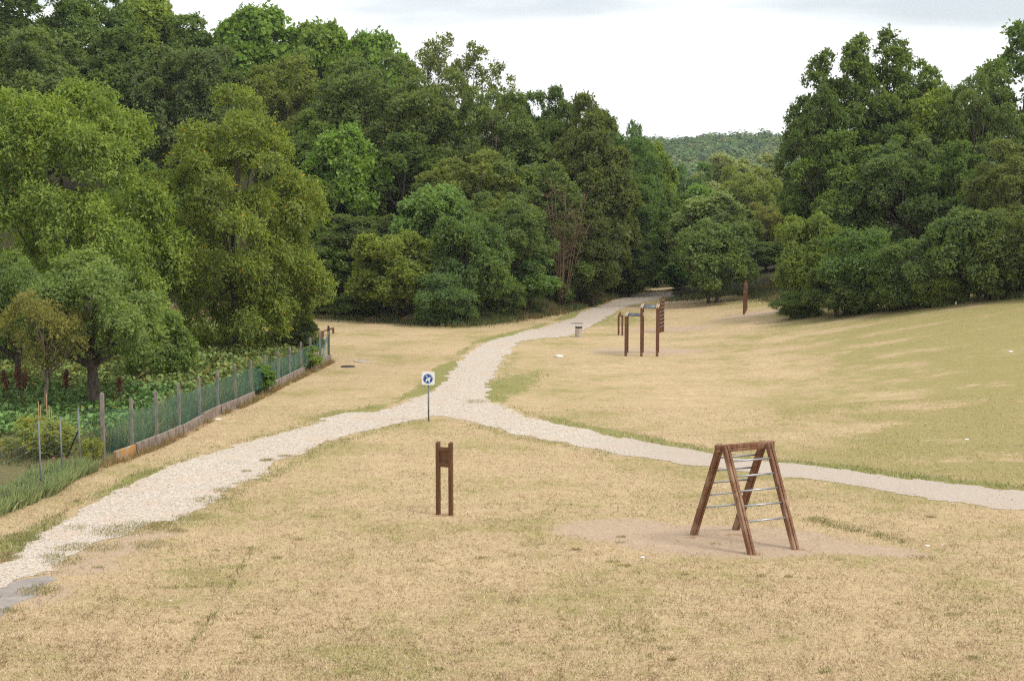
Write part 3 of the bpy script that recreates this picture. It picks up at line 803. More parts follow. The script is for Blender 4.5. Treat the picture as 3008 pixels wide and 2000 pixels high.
# bare reddish bush
def dead_bush():
    x, y, z = xat(1650, 800, 115.5), 115.5, 0; z = float(terrain(x, y))
    H = ztop(535, y) - z
    e = empty('dead_bush', (x, y, z), 0, 'bare reddish-brown bush with leafless branches in front of the dark trees', 'bush')
    mb = MB(); rnd = random.Random(5); tips = []
    for i in range(12):
        a = rnd.uniform(0, 6.28); r = rnd.uniform(.3, 1)
        tip = Vector((math.cos(a) * 2.5 * r + .4, math.sin(a) * 1.8 * r - .6, H * rnd.uniform(.55, 1)))
        b = Vector((math.cos(a) * .2, math.sin(a) * .2, 0)); m = b.lerp(tip, .5) + Vector((0, 0, .6))
        mb.tube([b, b.lerp(m, .5), m, m.lerp(tip, .5), tip], [.04, .034, .028, .02, .010], 5)
        for k in range(12):
            t = rnd.uniform(.35, 1); p = b.lerp(m, t * 2) if t < .5 else m.lerp(tip, t * 2 - 1)
            q = p + Vector((rnd.uniform(-1, 1), rnd.uniform(-1, 1), rnd.uniform(.1, 1))) * .9
            mb.tube([p, p.lerp(q, .5) + Vector((0, 0, .06)), q], [.02, .014, .007], 4); tips += [p.lerp(q, .6), q]
            for _ in range(3):
                s_ = p.lerp(q, rnd.uniform(.3, 1)); u = s_ + Vector((rnd.uniform(-1, 1), rnd.uniform(-1, 1), rnd.uniform(0, 1))) * .4
                mb.tube([s_, u], [.009, .005], 3); tips.append(u)
    mb.build('trunk', M['dead_bark'], e)
    P = np.array([tuple(t) for t in tips]); P = np.repeat(P, 3, 0) + rng.normal(size=(len(tips) * 3, 3)) * .14; n = len(P)
    Vv, Fc, cc = leaves(P, rand_dir(n), rand_dir(n), rng.uniform(.05, .11, n), rng.uniform(.03, .05, n), np.repeat(np.array([[1, 1, 1.]]), n, 0) * rng.uniform(.6, 1.3, (n, 1)))
    c = link('dry_leaves', npmesh('dry_leaves', Vv, Fc, cc), M['leaf'], e); c.color = (.13, .08, .045, 1)
dead_bush()
tree(1938, 142.5, 660, 150, 'shrub', DG, 'black-shadowed bush closing the opening at the path end', 'bush', 'bush')

# ---------------------------------------------------------------- distant wood on the far hill
def far_wood():
    Vs = []; Fs = []; Cs = []; off = 0; n = 0
    while n < 1500:
        y = random.uniform(540, 880); x = random.uniform(20, 215)
        z = float(terrain(x, y))
        r = random.uniform(3.8, 7.0); c = np.array([x, y, z + 2.5]); k = 190
        u = rand_dir(k); u[:, 2] = np.abs(u[:, 2]); u[:, 1] = -np.abs(u[:, 1]) * .9 + .25 * u[:, 1]
        P = c + u * np.array([r, r, r * random.uniform(.8, 1.3)]) * rng.uniform(.72, 1.05, (k, 1))
        tone = np.array(random.choice([(.045, .078, .026), (.058, .095, .03), (.075, .108, .032), (.048, .08, .034), (.09, .105, .036)])) * random.uniform(.85, 1.15)
        col = tone * rng.uniform(.75, 1.3, (k, 1))
        Vv, Fc, cc = leaves(P, np.cross(u, rand_dir(k)), u + .45 * rand_dir(k), rng.uniform(1.2, 2.2, k), rng.uniform(.9, 1.5, k), col * 2.0)
        Vs.append(Vv); Fs.append(Fc + off); Cs.append(cc); off += len(Vv); n += 1
    me = npmesh('distant_wood', np.concatenate(Vs), np.concatenate(Fs), np.concatenate(Cs))
    o = link('distant_wood', me, M['blade'])
    tag(o, 'distant wooded hill on the horizon between the two woods', 'wood', None, 'stuff')
far_wood()

# ---------------------------------------------------------------- lawn blades
def scatter_view(n, y0, y1, half=.44, pw=1.0):
    """points on the ground with density falling with distance"""
    u = rng.random(n); y = 1 / (1 / y0 + u * (1 / y1 - 1 / y0))
    x = rng.uniform(-1, 1, n) * (half * y + 1.5)
    return x, y
def dry_lawn():
    n = 430000
    x, y = scatter_view(n, 27.5, 66)
    keep = (path_sd(x, y) < rng.exponential(.10, n) - .03) & (garden(x, y) < .5) & (rf(x, y) < 0)
    sd = sand(x, y); keep &= (rng.random(n) > np.clip(sd * 1.5 - .3, 0, .93))
    keep &= rng.random(n) < .35 + .9 * fbm(x / .8, y / .8, 61)
    x, y = x[keep], y[keep]; n = len(x)
    P = np.stack([x, y, terrain(x, y) - .004], 1)
    g = verge(x, y); lu = lush(x, y)
    k = fbm(x / 2.4, y / 2.4, 71); k2 = vnoise(x / .35, y / .35, 72)
    pg = np.clip(g * .9 + (k - .5) * 2.2 + (k2 - .5) * .9 - .05 + .35 * lu, 0, 1) * .75
    isg = rng.random(n) < pg
    col = np.empty((n, 3)); v = rng.uniform(.62, 1.35, (n, 1))
    kk = vnoise(x / .16 + .5 * y, y / .30, 73) * .6 + .4 * vnoise(x / .5, y / .8, 74)
    straw = np.where(rng.random((n, 1)) < np.clip((kk[:, None] - .38) * 2.2, .05, .9), np.array([[.31, .218, .13]]), np.array([[.60, .475, .32]]))
    col = straw * v
    col[isg] = (np.array([.25, .245, .08]) * v[isg])
    vg = isg & (g > .35); col[vg] = np.array([.15, .19, .05]) * v[vg]
    h = rng.uniform(.04, .12, n) * (1 + .4 * (g > .4)); w = rng.uniform(.008, .015, n)
    az = rng.uniform(0, 6.28, n); lean = rng.uniform(.5, 1.45, n); lean[g > .4] *= .6
    Vv, Fc, cc = blades(P, h, w, lean, az, col)
    tag(link('lawn_grass', npmesh('lawn_grass', Vv, Fc, cc), M['blade']), 'short dry straw-coloured grass of the mown field', 'grass', None, 'stuff')
dry_lawn()

def tufts():
    """taller green grass along the path edges and round the pits"""
    n = 260000
    y = 1 / (1 / 28 + rng.random(n) * (1 / 135 - 1 / 28)); x = rng.uniform(-1, 1, n) * (.40 * y + 1)
    g = verge(x, y); sdp = path_sd(x, y)
    k = fbm(x / .7, y / 1.1, 81)
    keep = (g > .38) & (sdp < .08) & (k > .52) & (garden(x, y) < .4)
    x, y = x[keep], y[keep]; n = len(x)
    P = np.stack([x, y, terrain(x, y)], 1); v = rng.uniform(.6, 1.35, (n, 1))
    col = np.where(rng.random((n, 1)) < .3, np.array([[.34, .29, .12]]), np.array([[.17, .20, .06]])) * v
    h = rng.uniform(.03, .09, n); w = rng.uniform(.007, .013, n) * (1 + y / 90)
    Vv, Fc, cc = blades(P, h, w, rng.uniform(.1, .9, n), rng.uniform(0, 6.28, n), col)
    # weeds growing in the gravel and on the worn strip
    Q = []
    for px, py, r, m in [(215, 1608, .5, 500), (150, 1635, .3, 200), (395, 1555, .9, 1200), (470, 1545, .5, 700), (440, 1600, .5, 500), (300, 1610, .5, 400), (190, 1650, .5, 500), (520, 1560, .25, 250), (785, 1352, .22, 260), (838, 1340, .22, 140), (725, 1385, .15, 90), (620, 1470, .6, 500), (340, 1560, .7, 500), (120, 1735, .45, 700), (60, 1580, .5, 600), (25, 1640, .3, 400), (560, 1520, .5, 400), (20, 1795, .25, 200), (660, 1440, .4, 300), (230, 1550, .3, 150), (2400, 1528, .35, 450), (2450, 1540, .4, 300), (2520, 1556, .5, 350), (2600, 1574, .45, 300), (2660, 1590, .4, 200), (1400, 1180, .5, 300)]:
        q = G(px, py); a = rng.uniform(0, 6.28, m); rr = r * np.sqrt(rng.random(m)) * rng.uniform(.5, 1, m)
        Q.append(np.stack([q[0] + rr * np.cos(a) * 1.3, q[1] + rr * np.sin(a) * 1.5], 1))
    rq = random.Random(21)
    for _ in range(70):
        q = G(rq.uniform(150, 2950), rq.uniform(1420, 1990)); m_ = rq.randint(25, 90); r = rq.uniform(.06, .22)
        if path_sd(q[0], q[1]) > -.3: continue
        a = rng.uniform(0, 6.28, m_); rr = r * np.sqrt(rng.random(m_))
        Q.append(np.stack([q[0] + rr * np.cos(a) * 1.5, q[1] + rr * np.sin(a)], 1))
    Q = np.concatenate(Q); n2 = len(Q); P2 = np.stack([Q[:, 0], Q[:, 1], terrain(Q[:, 0], Q[:, 1]) + .01], 1)
    c2 = np.where(rng.random((n2, 1)) < .62, np.array([[.42, .34, .17]]), np.array([[.19, .22, .08]])) * rng.uniform(.6, 1.3, (n2, 1))
    V2, F2, cc2 = blades(P2, rng.uniform(.03, .08, n2), rng.uniform(.008, .014, n2), rng.uniform(.1, 1.0, n2), rng.uniform(0, 6.28, n2), c2)
    me = npmesh('verge_grass', np.concatenate([Vv, V2]), np.concatenate([Fc, F2 + len(Vv)]), np.concatenate([cc, cc2]))
    tag(link('verge_grass', me, M['blade']), 'green tufts of grass and weeds along the path edges', 'grass', None, 'stuff')
    # rough grass at the feet of the woods
    n = 170000
    s_ = rng.random(n); L = [(-22, 111.5), (-12.6, 110), (-3.2, 103.2), (1.5, 109.5), (5.4, 121.5), (9.6, 136)]
    Rr_ = [(11.5, 122), (16.8, 121), (18.6, 104.6), (22.4, 98.5), (29.5, 87), (40, 78)]
    def along(L, s):
        L = np.array(L); d = np.r_[0, np.cumsum(np.hypot(*np.diff(L, axis=0).T))]
        return np.interp(s * d[-1], d, L[:, 0]), np.interp(s * d[-1], d, L[:, 1])
    xa, ya = along(L, s_); xb, yb = along(Rr_, s_); pick = rng.random(n) < .5
    x = np.where(pick, xa, xb) + rng.normal(size=n) * .6; y = np.where(pick, ya, yb) + rng.normal(size=n) * 1.1 + .8
    x = np.where((rng.random(n) < .5) & (y > 116) & ~pick, rng.uniform(16.0, 19.5, n), x); 
    k = fbm(x / 1.5, y / 1.5, 91); keep = (path_sd(x, y) < -.3) & (k > .38); x, y, k = x[keep], y[keep], k[keep]; n = len(x)
    P = np.stack([x, y, terrain(x, y)], 1)
    dry = rng.random((n, 1)) < np.clip(.35 + (.5 - k[:, None]) * 2, .1, .9)
    col = np.where(dry, np.array([[.32, .22, .11]]), np.array([[.10, .135, .045]])) * rng.uniform(.6, 1.3, (n, 1))
    Vv, Fc, cc = blades(P, rng.uniform(.12, .55, n) * (k + .3), rng.uniform(.02, .035, n), rng.uniform(.05, .8, n), rng.uniform(0, 6.28, n), col)
    tag(link('rough_grass', npmesh('rough_grass', Vv, Fc, cc), M['blade']), 'uncut grass and weeds at the foot of the woods', 'grass', None, 'stuff')
tufts()

def chips():
    """loose stones lying on the near gravel"""
    n = 60000; u = rng.random(n); y = 1 / (1 / 29 + u * (1 / 80 - 1 / 29)); x = rng.uniform(-16, 18, n)
    k = fbm(x * 1.2, y * 1.2, 55)
    sd = path_sd(x, y); keep = (sd > -.38) & ((sd > -.02) | (rng.random(n) < .4)) & ((k > .47) | (rng.random(n) < .35)) & ~((x > 3) & (rng.random(n) < .75)); x, y = x[keep], y[keep]; n = len(x)
    r = rng.uniform(.010, .026, n); z = terrain(x, y) + .008 + r * .25
    O = np.array([[1, 0, 0], [0, 1, 0], [-1, 0, 0], [0, -1, 0], [0, 0, .6], [0, 0, -.6]], float)
    Vv = O[None] * r[:, None, None] * rng.uniform(.6, 1.3, (n, 6, 1)); a = rng.uniform(0, 6.28, n); c, s_ = np.cos(a)[:, None], np.sin(a)[:, None]
    X = Vv[:, :, 0] * c - Vv[:, :, 1] * s_; Y = Vv[:, :, 0] * s_ + Vv[:, :, 1] * c
    Vv = np.stack([X + x[:, None], Y + y[:, None], Vv[:, :, 2] + z[:, None]], 2).reshape(-1, 3)
    T_ = np.array([[0, 1, 4], [1, 2, 4], [2, 3, 4], [3, 0, 4], [1, 0, 5], [2, 1, 5], [3, 2, 5], [0, 3, 5]])
    Fc = (np.arange(n)[:, None, None] * 6 + T_[None]).reshape(-1, 3)
    cc = np.repeat(np.array([[.58, .50, .42]]) * rng.choice([.6, .9, 1.1, 1.3], (n, 1)) * rng.uniform(.85, 1.1, (n, 1)), 6, 0)
    tag(link('gravel', npmesh('gravel', Vv, Fc, cc), M['chip']), 'loose pale limestone chips on the path', 'gravel', None, 'stuff')
t = NT('chip'); t.pbr(t.attr('col', 'Color'), .9, spec=.15); M['chip'] = t.m
chips()

# ---------------------------------------------------------------- garden plants
def in_garden(n, a, b, d0, d1):
    """points a fraction a..b along the fence line, d0..d1 metres inside it"""
    L = np.array(FW); d = np.r_[0, np.cumsum(np.hypot(*np.diff(L, axis=0).T))]
    s = rng.uniform(a, b, n) * d[-1]; x = np.interp(s, d, L[:, 0]); y = np.interp(s, d, L[:, 1])
    o = rng.uniform(d0, d1, n)
    return x - o, y + .12 * o
def garden_stuff():
    # irises at the near fence
    x, y = in_garden(13000, .0, .22, -.40, .9); k = vnoise(x / .35, y / .35, 5); keep = k > .3; x, y, k = x[keep], y[keep], k[keep]; n = len(x)
    P = np.stack([x, y, terrain(x, y)], 1)
    c = np.where(rng.random((n, 1)) < .2, np.array([[.42, .40, .18]]), np.array([[.25, .32, .13]])) * rng.uniform(.6, 1.35, (n, 1))
    Vv, Fc, cc = blades(P, rng.uniform(.28, .62, n) * (.6 + .5 * k), rng.uniform(.02, .036, n), rng.uniform(.1, .9, n), rng.normal(.2, 1.2, n), c)
    tag(link('iris_leaves', npmesh('iris_leaves', Vv, Fc, cc), M['blade']), 'sword-shaped iris leaves spilling through the near wire fence', 'plants', None, 'stuff')
    # grassy weeds behind the wall
    x, y = in_garden(26000, .30, .97, .12, 1.7); k = fbm(x / .8, y / .8, 6); keep = k > .35; x, y, k = x[keep], y[keep], k[keep]; n = len(x)
    P = np.stack([x, y, terrain(x, y)], 1)
    c = np.where(rng.random((n, 1)) < .35, np.array([[.30, .27, .12]]), np.array([[.12, .19, .08]])) * rng.uniform(.6, 1.35, (n, 1))
    Vv, Fc, cc = blades(P, rng.uniform(.3, 1.05, n) * (.4 + k), rng.uniform(.018, .036, n), rng.uniform(.05, .8, n), rng.uniform(0, 6.28, n), c)
    # dry fringe outside the wall foot
    x, y = in_garden(9000, .12, .99, -.42, .0); n = len(x); k = fbm(x / .5, y / .5, 16); keep = k > .46; x, y = x[keep], y[keep]; n = len(x)
    P = np.stack([x, y, terrain(x, y)], 1)
    c = np.where(rng.random((n, 1)) < .35, np.array([[.20, .21, .08]]), np.array([[.36, .24, .11]])) * rng.uniform(.6, 1.3, (n, 1))
    V2, F2, c2 = blades(P, rng.uniform(.06, .34, n), rng.uniform(.010, .02, n), rng.uniform(.1, 1.1, n), rng.uniform(0, 6.28, n), c)
    tag(link('fence_weeds', npmesh('fence_weeds', np.concatenate([Vv, V2]), np.concatenate([Fc, F2 + len(Vv)]), np.concatenate([cc, c2])), M['blade']), 'tall grass and weeds growing along both sides of the fence', 'weeds', None, 'stuff')
    # beds of leafy vegetables
    n = 70000
    x = rng.uniform(-30, -9, n); y = rng.uniform(58, 98, n)
    k = fbm(x / 1.6, y / 1.6, 8); keep = (gf(x, y) > 1.2) & (k > .30); x, y, k = x[keep], y[keep], k[keep]; n = len(x)
    hgt = .25 + .55 * ss((y - 64) / 6) + .5 * (k - .4)
    z = terrain(x, y) + hgt * np.sqrt(rng.random(n)); P = np.stack([x, y, z], 1)
    c = np.where((y > 68)[:, None], np.array([[.20, .26, .08]]), np.array([[.155, .26, .08]])) * rng.uniform(.55, 1.5, (n, 1))
    yl = rng.random(n) < np.where(y > 70, .14, .04); c[yl] = np.array([.34, .27, .06]) * rng.uniform(.6, 1.2, (yl.sum(), 1))
    Vv, Fc, cc = leaves(P, rand_dir(n) + np.array([0, 0, .2]), rand_dir(n) * .6 + np.array([0, 0, 1]), rng.uniform(.12, .30, n), rng.uniform(.09, .2, n), c)
    tag(link('vegetable_leaves', npmesh('vegetable_leaves', Vv, Fc, cc), M['blade']), 'beds of low leafy vegetables under the fruit trees', 'vegetables', None, 'stuff')
    # rank grass in the garden
    x = rng.uniform(-26, -10, 60000); y = rng.uniform(44, 64, 60000); k = fbm(x / 1.2, y / 1.2, 18)
    keep = (gf(x, y) > .6) & (k > .42); x, y, k = x[keep], y[keep], k[keep]; n = len(x)
    P = np.stack([x, y, terrain(x, y)], 1)
    c = np.where(rng.random((n, 1)) < .3, np.array([[.24, .20, .09]]), np.array([[.105, .13, .045]])) * rng.uniform(.6, 1.3, (n, 1))
    Vv, Fc, cc = blades(P, rng.uniform(.05, .3, n) * (k + .2), rng.uniform(.012, .025, n), rng.uniform(.1, 1, n), rng.uniform(0, 6.28, n), c)
    tag(link('garden_grass', npmesh('garden_grass', Vv, Fc, cc), M['blade']), 'dull grass of the garden lawn behind the fence', 'grass', None, 'stuff')
garden_stuff()

def at(px, Y):
    x = xat(px, 1100, Y); return x, Y, float(terrain(x, Y))
# rust-red dock stalks
for i, (px, Y, h, lb) in enumerate([(28, 65, 1.55, 'rust-red dry dock stalk leaning at the left edge of the picture'), (62, 64.5, 1.75, 'broad forked rust-red dock stalk left of the thin fruit tree'), (190, 66, 1.5, 'rust-red dock stalk between the two fruit tree trunks'), (345, 66, 1.15, 'short rust-red dock stalk right of the apple trunk')]):
    p = at(px, Y); e = empty('dock_plant', p, 0, lb, 'plant', 'rust-red dock stalks in the garden')
    mb = MB(); n_ = 2 if i == 1 else 1; heads = []
    for k in range(n_):
        tx = (-.16 if k == 0 else .18) if n_ == 2 else (-.25 if i == 0 else .08)
        mb.tube([(0, 0, 0), (tx * .3, .02, h * .5), (tx, 0, h)], [.018, .014, .008], 5); heads.append((tx, h))
        for q in range(3): mb.tube([(tx * .4, 0, h * (.5 + .1 * q)), (tx + .09 * (q - 1), .03, h * (.72 + .08 * q))], [.008, .004], 4)
    mb.build('stem', M['seed_head'], e)
    rnd = random.Random(i)
    for tx, hh in heads:
        mb = MB()
        mb.tube([(tx * .5, 0, hh * .5), (tx * .8, 0, hh * .8), (tx, 0, hh)], [.02, .05, .015], 6)
        for _ in range(150):
            t_ = rnd.uniform(.52, 1.0); s_ = .10 * (1.1 - abs(t_ - .75) * 2.2)
            mb.box((tx * t_ + rnd.gauss(0, s_ * .7), rnd.gauss(0, s_ * .7), hh * t_), (rnd.uniform(.02, .05),) * 3, Matrix.Rotation(rnd.uniform(0, 3), 4, (1, 1, rnd.random())))
        mb.build('seed_head', M['seed_head'], e)
# white stakes
for i, (px, Y, t, lb) in enumerate([(41, 73, 1098, 'leftmost white stake in the vegetable bed'), (66, 73, 1094, 'white stake between the leftmost one and the thin trunk'), (98, 73, 1093, 'tall white stake just left of the thin fruit tree'), (116, 74, 1090, 'white stake right behind the thin fruit tree'), (213, 72, 1104, 'white stake just left of the thick apple trunk'), (277, 72, 1094, 'white stake just right of the thick apple trunk'), (303, 71, 1115, 'white stake above the first concrete fence post')]):
    p = at(px, Y); h = ztop(t, Y) - p[2]
    o = MB().tube([(0, 0, 0), (.01, 0, h)], .021, 6).build('garden_stake', M['white_stake'], None, p)
    tag(o, lb, 'stake', 'white stakes in the vegetable bed')
for i, (px, Y, t, b, lb) in enumerate([(112, 54, 1178, 0, 'orange-brown cane behind the first metal fence post'), (117, 54.3, 1190, 0, 'shorter orange cane touching the top of the first metal post'), (136, 54.6, 1157, 0, 'tallest garden cane between the metal posts'), (143, 54.9, 1190, 0, 'reddish cane right of the tallest one'), (150, 55.2, 1200, 0, 'rightmost cane of the bundle between the metal posts')]):
    p = at(px, Y); h = ztop(t, Y) - p[2]
    o = MB().tube([(0, 0, 0), (-.02, .01, h)], [.018, .012], 6).build('garden_cane', M['cane'], None, p)
    tag(o, lb, 'cane', 'canes in the garden')
# pink flowers and pots are only specks: two pink blooms on stems
for px, Y, t, lb in [(149, 51, 1345, 'left pink flower among the iris leaves'), (179, 51.5, 1344, 'right pink flower among the iris leaves')]:
    p = at(px, Y); h = ztop(t, Y) - p[2]; e = empty('pink_flower', p, 0, lb, 'flower', 'pink flowers among the irises')
    MB().tube([(0, 0, 0), (.02, 0, h)], .006, 5).build('stem', M['teal_wire'], e)
    t = NT('petal') if 'petal' not in M else None
    if t: t.pbr((.50, .03, .09), .6); M['petal'] = t.m
    mb = MB()
    for k in range(6):
        a = k * math.pi / 3; mb.box((.02 + .035 * math.cos(a), .035 * math.sin(a), h), (.05, .035, .02), Matrix.Rotation(a, 4, 'Z') @ Matrix.Rotation(.5, 4, 'Y'), .006)
    mb.box((.02, 0, h + .01), (.035, .035, .03), None, .01); mb.build('bloom', M['petal'], e)

# ---------------------------------------------------------------- fences
posts = [(304, 1156), (388, 1172), (461, 1151), (527, 1127), (586, 1110), (640, 1089), (691, 1071), (738, 1060), (779, 1046), (818, 1034), (852, 1022), (885, 1007), (912, 993), (941, 977), (966, 959)]
bx = [q[0] for q in FENCE_A]; by = [q[1] for q in FENCE_A]
def wire_fence():
    e = empty('garden_fence', (0, 0, 0), 0, 'long fence of weathered concrete posts and green wire mesh beside the garden', 'fence')
    o0 = G(posts[0][0], np.interp(posts[0][0], bx, by)); e.location = o0
    O = Vector(o0); PP = []
    for i, (px, top) in enumerate(posts):
        b = G(px, float(np.interp(px, bx, by)))
        h = ztop(top, b[1]) - b[2]; p = Vector(b) - O; r = .055 if i else .062
        mb = MB(); mb.box(p + Vector((0, 0, h / 2 - .15)), (r * 2, r * 2, h + .3), None, .015)
        mb.box(p + Vector((0, 0, h + .015)), (r * 1.5, r * 1.5, .05), None, .018)
        o = mb.build('post', M['post_concrete' if i < 14 else 'bark'], e)
        PP.append((p, h))
    # brace on the end post
    p, h = PP[-1]; q, hq = PP[-2]
    MB().bar(p + Vector((0, -.05, h * .85)), q + Vector((.1, .05, .45)), .06, .05).build('brace', M['grey_post'], e)
    mb = MB(); bm = mb.bm; rnd = random.Random(3)
    def wire(a, b, r=.0015):
        d = (b - a).normalized(); u = d.cross(Vector((0, 0, 1))); u = u.normalized() if u.length > .01 else Vector((1, 0, 0)); v = d.cross(u)
        A = [bm.verts.new(a + r * (math.cos(k * 2.094) * u + math.sin(k * 2.094) * v)) for k in range(3)]
        B = [bm.verts.new(b + r * (math.cos(k * 2.094) * u + math.sin(k * 2.094) * v)) for k in range(3)]
        for k in range(3): bm.faces.new((A[k], A[(k + 1) % 3], B[(k + 1) % 3], B[k]))
    for (p, h), (q, g) in zip(PP[:-1], PP[1:]):
        off = Vector((.07, -.03, 0)); L = (q - p).length; H0, H1 = h * .80 - .3, g * .82 - .3
        sag = rnd.uniform(.02, .12)
        def pt(s, t):   # s along, t up
            top = .30 + (H0 * (1 - s) + H1 * s) - sag * math.sin(math.pi * s)
            return p.lerp(q, s) + off + Vector((0, 0, .30 * (1 - t) + top * t)) + Vector((.02 * math.sin(s * 9 + t * 4), 0, 0))
        n = int(L / .075); hh = .9; ds = hh / L * .55
        for k in range(-int(ds * n) - 1, n + int(ds * n) + 1):
            for sg in (1, -1):
                s0 = k / n; s1 = s0 + sg * ds; t0, t1 = 0., 1.
                if s0 < 0: t0 = (0 - s0) / (s1 - s0) if s1 > 0 else 2
                if s0 > 1: t0 = (1 - s0) / (s1 - s0) if s1 < 1 else 2
                if t0 > 1: continue
                if s1 > 1: t1 = (1 - s0) / (s1 - s0)
                if s1 < 0: t1 = (0 - s0) / (s1 - s0)
                if t1 <= t0: continue
                wire(pt(s0 + (s1 - s0) * t0, t0), pt(s0 + (s1 - s0) * t1, t1))
        for t in (0, .5, 1):
            for s in range(4): wire(pt(s / 4, t), pt((s + 1) / 4, t), .0025)
    mb.build('wire_mesh', M['teal_wire'], e)
    return PP, O
PP, FO = wire_fence()
def low_wall():
    P0 = Vector(G(329, 1357)); e = empty('low_wall', P0, 0, 'low wall of stained concrete slabs along the foot of the garden fence', 'wall')
    rnd = random.Random(4)
    pts = [P0] + [FO + p for p, h in PP[1:]]
    for i, (a, b) in enumerate(zip(pts[:-1], pts[1:])):
        if i in (7, 11): continue     # overgrown gaps
        a = a - P0; b = b - P0; d = (b - a).normalized()
        a2 = a + d * rnd.uniform(.01, .05); b2 = b - d * rnd.uniform(.01, .06)
        hgt = .34 + rnd.uniform(-.03, .03)
        o = Vector((.10 + rnd.uniform(-.02, .02), 0, 0))
        mb = MB(); mb.bar(a2 + o + Vector((0, 0, hgt / 2 - .1)), b2 + o + Vector((0, 0, hgt / 2 - .1)), .11, hgt + .2, bev=.012)
        mb.build('slab', M['lichen_concrete'] if i == 0 else M['concrete'], e)
low_wall()
def near_fence():
    P = [(122, 1452, 1236), (184, 1410, 1222), (237, 1388, 1197)]
    o0 = G(122, 1452); O = Vector(o0); e = empty('wire_fence', o0, 0, 'slack wire fence on slim metal posts in front of the iris leaves', 'fence')
    L = []
    b = G(-60, 1525); L.append((Vector(b) - O, 1.9))
    for px, by_, top in P:
        b = G(px, by_); h = ztop(top, b[1]) - b[2]; L.append((Vector(b) - O, h))
    for i, (p, h) in enumerate(L):
        MB().tube([p - Vector((0, 0, .2)), p + Vector((-.03, 0, h))], .028 if i != 2 else .024, 8).build('post', M['grey_post'], e)
    b = PP[0][0] + FO - O; L.append((b, 1.8))
    mb = MB(); rnd = random.Random(8)
    for (p, h), (q, g) in zip(L[:-1], L[1:]):
        for k in range(9):
            f = .12 + k * .108; pts = [p.lerp(q, s / 5) + Vector((0, 0, (h * (1 - s / 5) + g * s / 5) * f - .05 * math.sin(math.pi * s / 5))) for s in range(6)]
            mb.tube(pts, .0026, 4)
        n = int((q - p).length / .16)
        for k in range(n):
            s = k / n; hh = h * (1 - s) + g * s; a = p.lerp(q, s) + Vector((0, 0, hh * .12)); c = p.lerp(q, s) + Vector((0, 0, hh * .98 - .05 * math.sin(math.pi * s)))
            mb.tube([a, c], .0013, 3)
    mb.build('wire', M['pale_wire'], e)
    # leaning stay behind the third post
    q = L[3][0]; MB().tube([q + Vector((-.05, .05, 1.3)), q + Vector((-.55, .5, .35))], .03, 6).build('stay', M['black_metal'], e)
near_fence()
# dark vine stump by the third post
p = G(246, 1390)
o = MB().tube([(0, 0, -.05), (.02, 0, .2), (-.05, .02, .42)], [.07, .05, .03], 7).build('vine_stump', M['bark'], None, p)
tag(o, 'gnarled dark vine stump at the foot of the third metal post', 'stump')

# ---------------------------------------------------------------- climbing frame
def climbing_frame():
    gx_, gy_, gz_ = G(2184, 1592)
    yaw = R(26); H = 2.45; L = 1.25; SP = 1.34
    e = empty('climbing_ladder', (gx_, gy_, gz_), yaw, 'wooden A-frame climbing ladder with steel rungs on a sandy patch', 'climbing frame', None)
    # local x = along the beam, -y = towards the viewer; feet leave the ground plane at the terrain height
    c, s_ = math.cos(yaw), math.sin(yaw)
    def gh(lx, ly): return float(terrain(gx_ + lx * c - ly * s_, gy_ + lx * s_ + ly * c)) - gz_
    mb = MB(); mb.box((0, .0, H - .045), (L + .42, .13, .085), None, .008); mb.box((0, .0, H - .135), (L + .42, .125, .085), None, .008)
    mb.build('top_beam', M['oiled_timber'], e)
    for side in (-1, 1):
        sk = -.35 * side * 0
        for lx in (-L / 2, L / 2):
            foot = Vector((lx, side * SP, gh(lx, side * SP) - .12)); topz = H - (.03 if side < 0 else .03)
            top = Vector((lx, side * .115, topz))
            mb = MB(); mb.bar(foot + Vector((-.045, 0, 0)), top + Vector((-.045, 0, 0)), .072, .14, up=(0, 1, 0), bev=.009)
            mb.bar(foot + Vector((.045, 0, 0)), top + Vector((.045, 0, 0)), .072, .136, up=(0, 1, 0), bev=.009)
            o = mb.build('leg', M['oiled_timber'], e)
            for bz in (.10, .17):
                bp = top + Vector((.045 if lx < 0 else -.045, side * (.085 + .24 * bz), -bz))
                mb = MB(); mb.tube([bp, bp + Vector((0, side * .03, 0))], .016, 8); mb.build('bolt', M['black_metal'], o)
        for fr in (.15, .29, .425, .56, .70):
            a = Vector((-L / 2 + .03, side * .115, H)).lerp(Vector((-L / 2 + .03, side * SP, 0)), fr); b = a + Vector((L - .06, 0, 0))
            MB().tube([a, b], .023, 10).build('rung', M['galvanised_steel'], e)
climbing_frame()

def info_board(px, py, yaw, H1, H2, sp_, w, mat, label, name='notice_board'):
    p = G(px, py); e = empty(name, p, yaw, label, 'notice board')
    for sx, h in ((-1, H1), (1, H2)):
        mb = MB(); mb.box((sx * sp_ / 2, 0, h / 2 - .1), (w, w * 1.15, h + .2), None, .006)
        # slanted top
        for v in mb.bm.verts:
            if v.co.z > h * .9 and v.co.y > 0: v.co.z += .03
        mb.build('post', mat, e)
    return e
def near_board():
    e = info_board(1306, 1512, R(-20), 1.92, 1.92, .36, .10, M['board_timber'], 'brown wooden notice board on two posts standing alone in the near grass')
    W = .36 - .10
    MB().box((0, -.03, 1.76), (W, .06, .10), None, .006).build('rail', M['board_timber'], e)
    MB().box((0, -.03, 1.33), (W, .06, .09), None, .006).build('rail', M['board_timber'], e)
    MB().box((0, .0, 1.545), (W, .025, .335), None, 0).build('panel', M['board_timber'], e)
near_board()
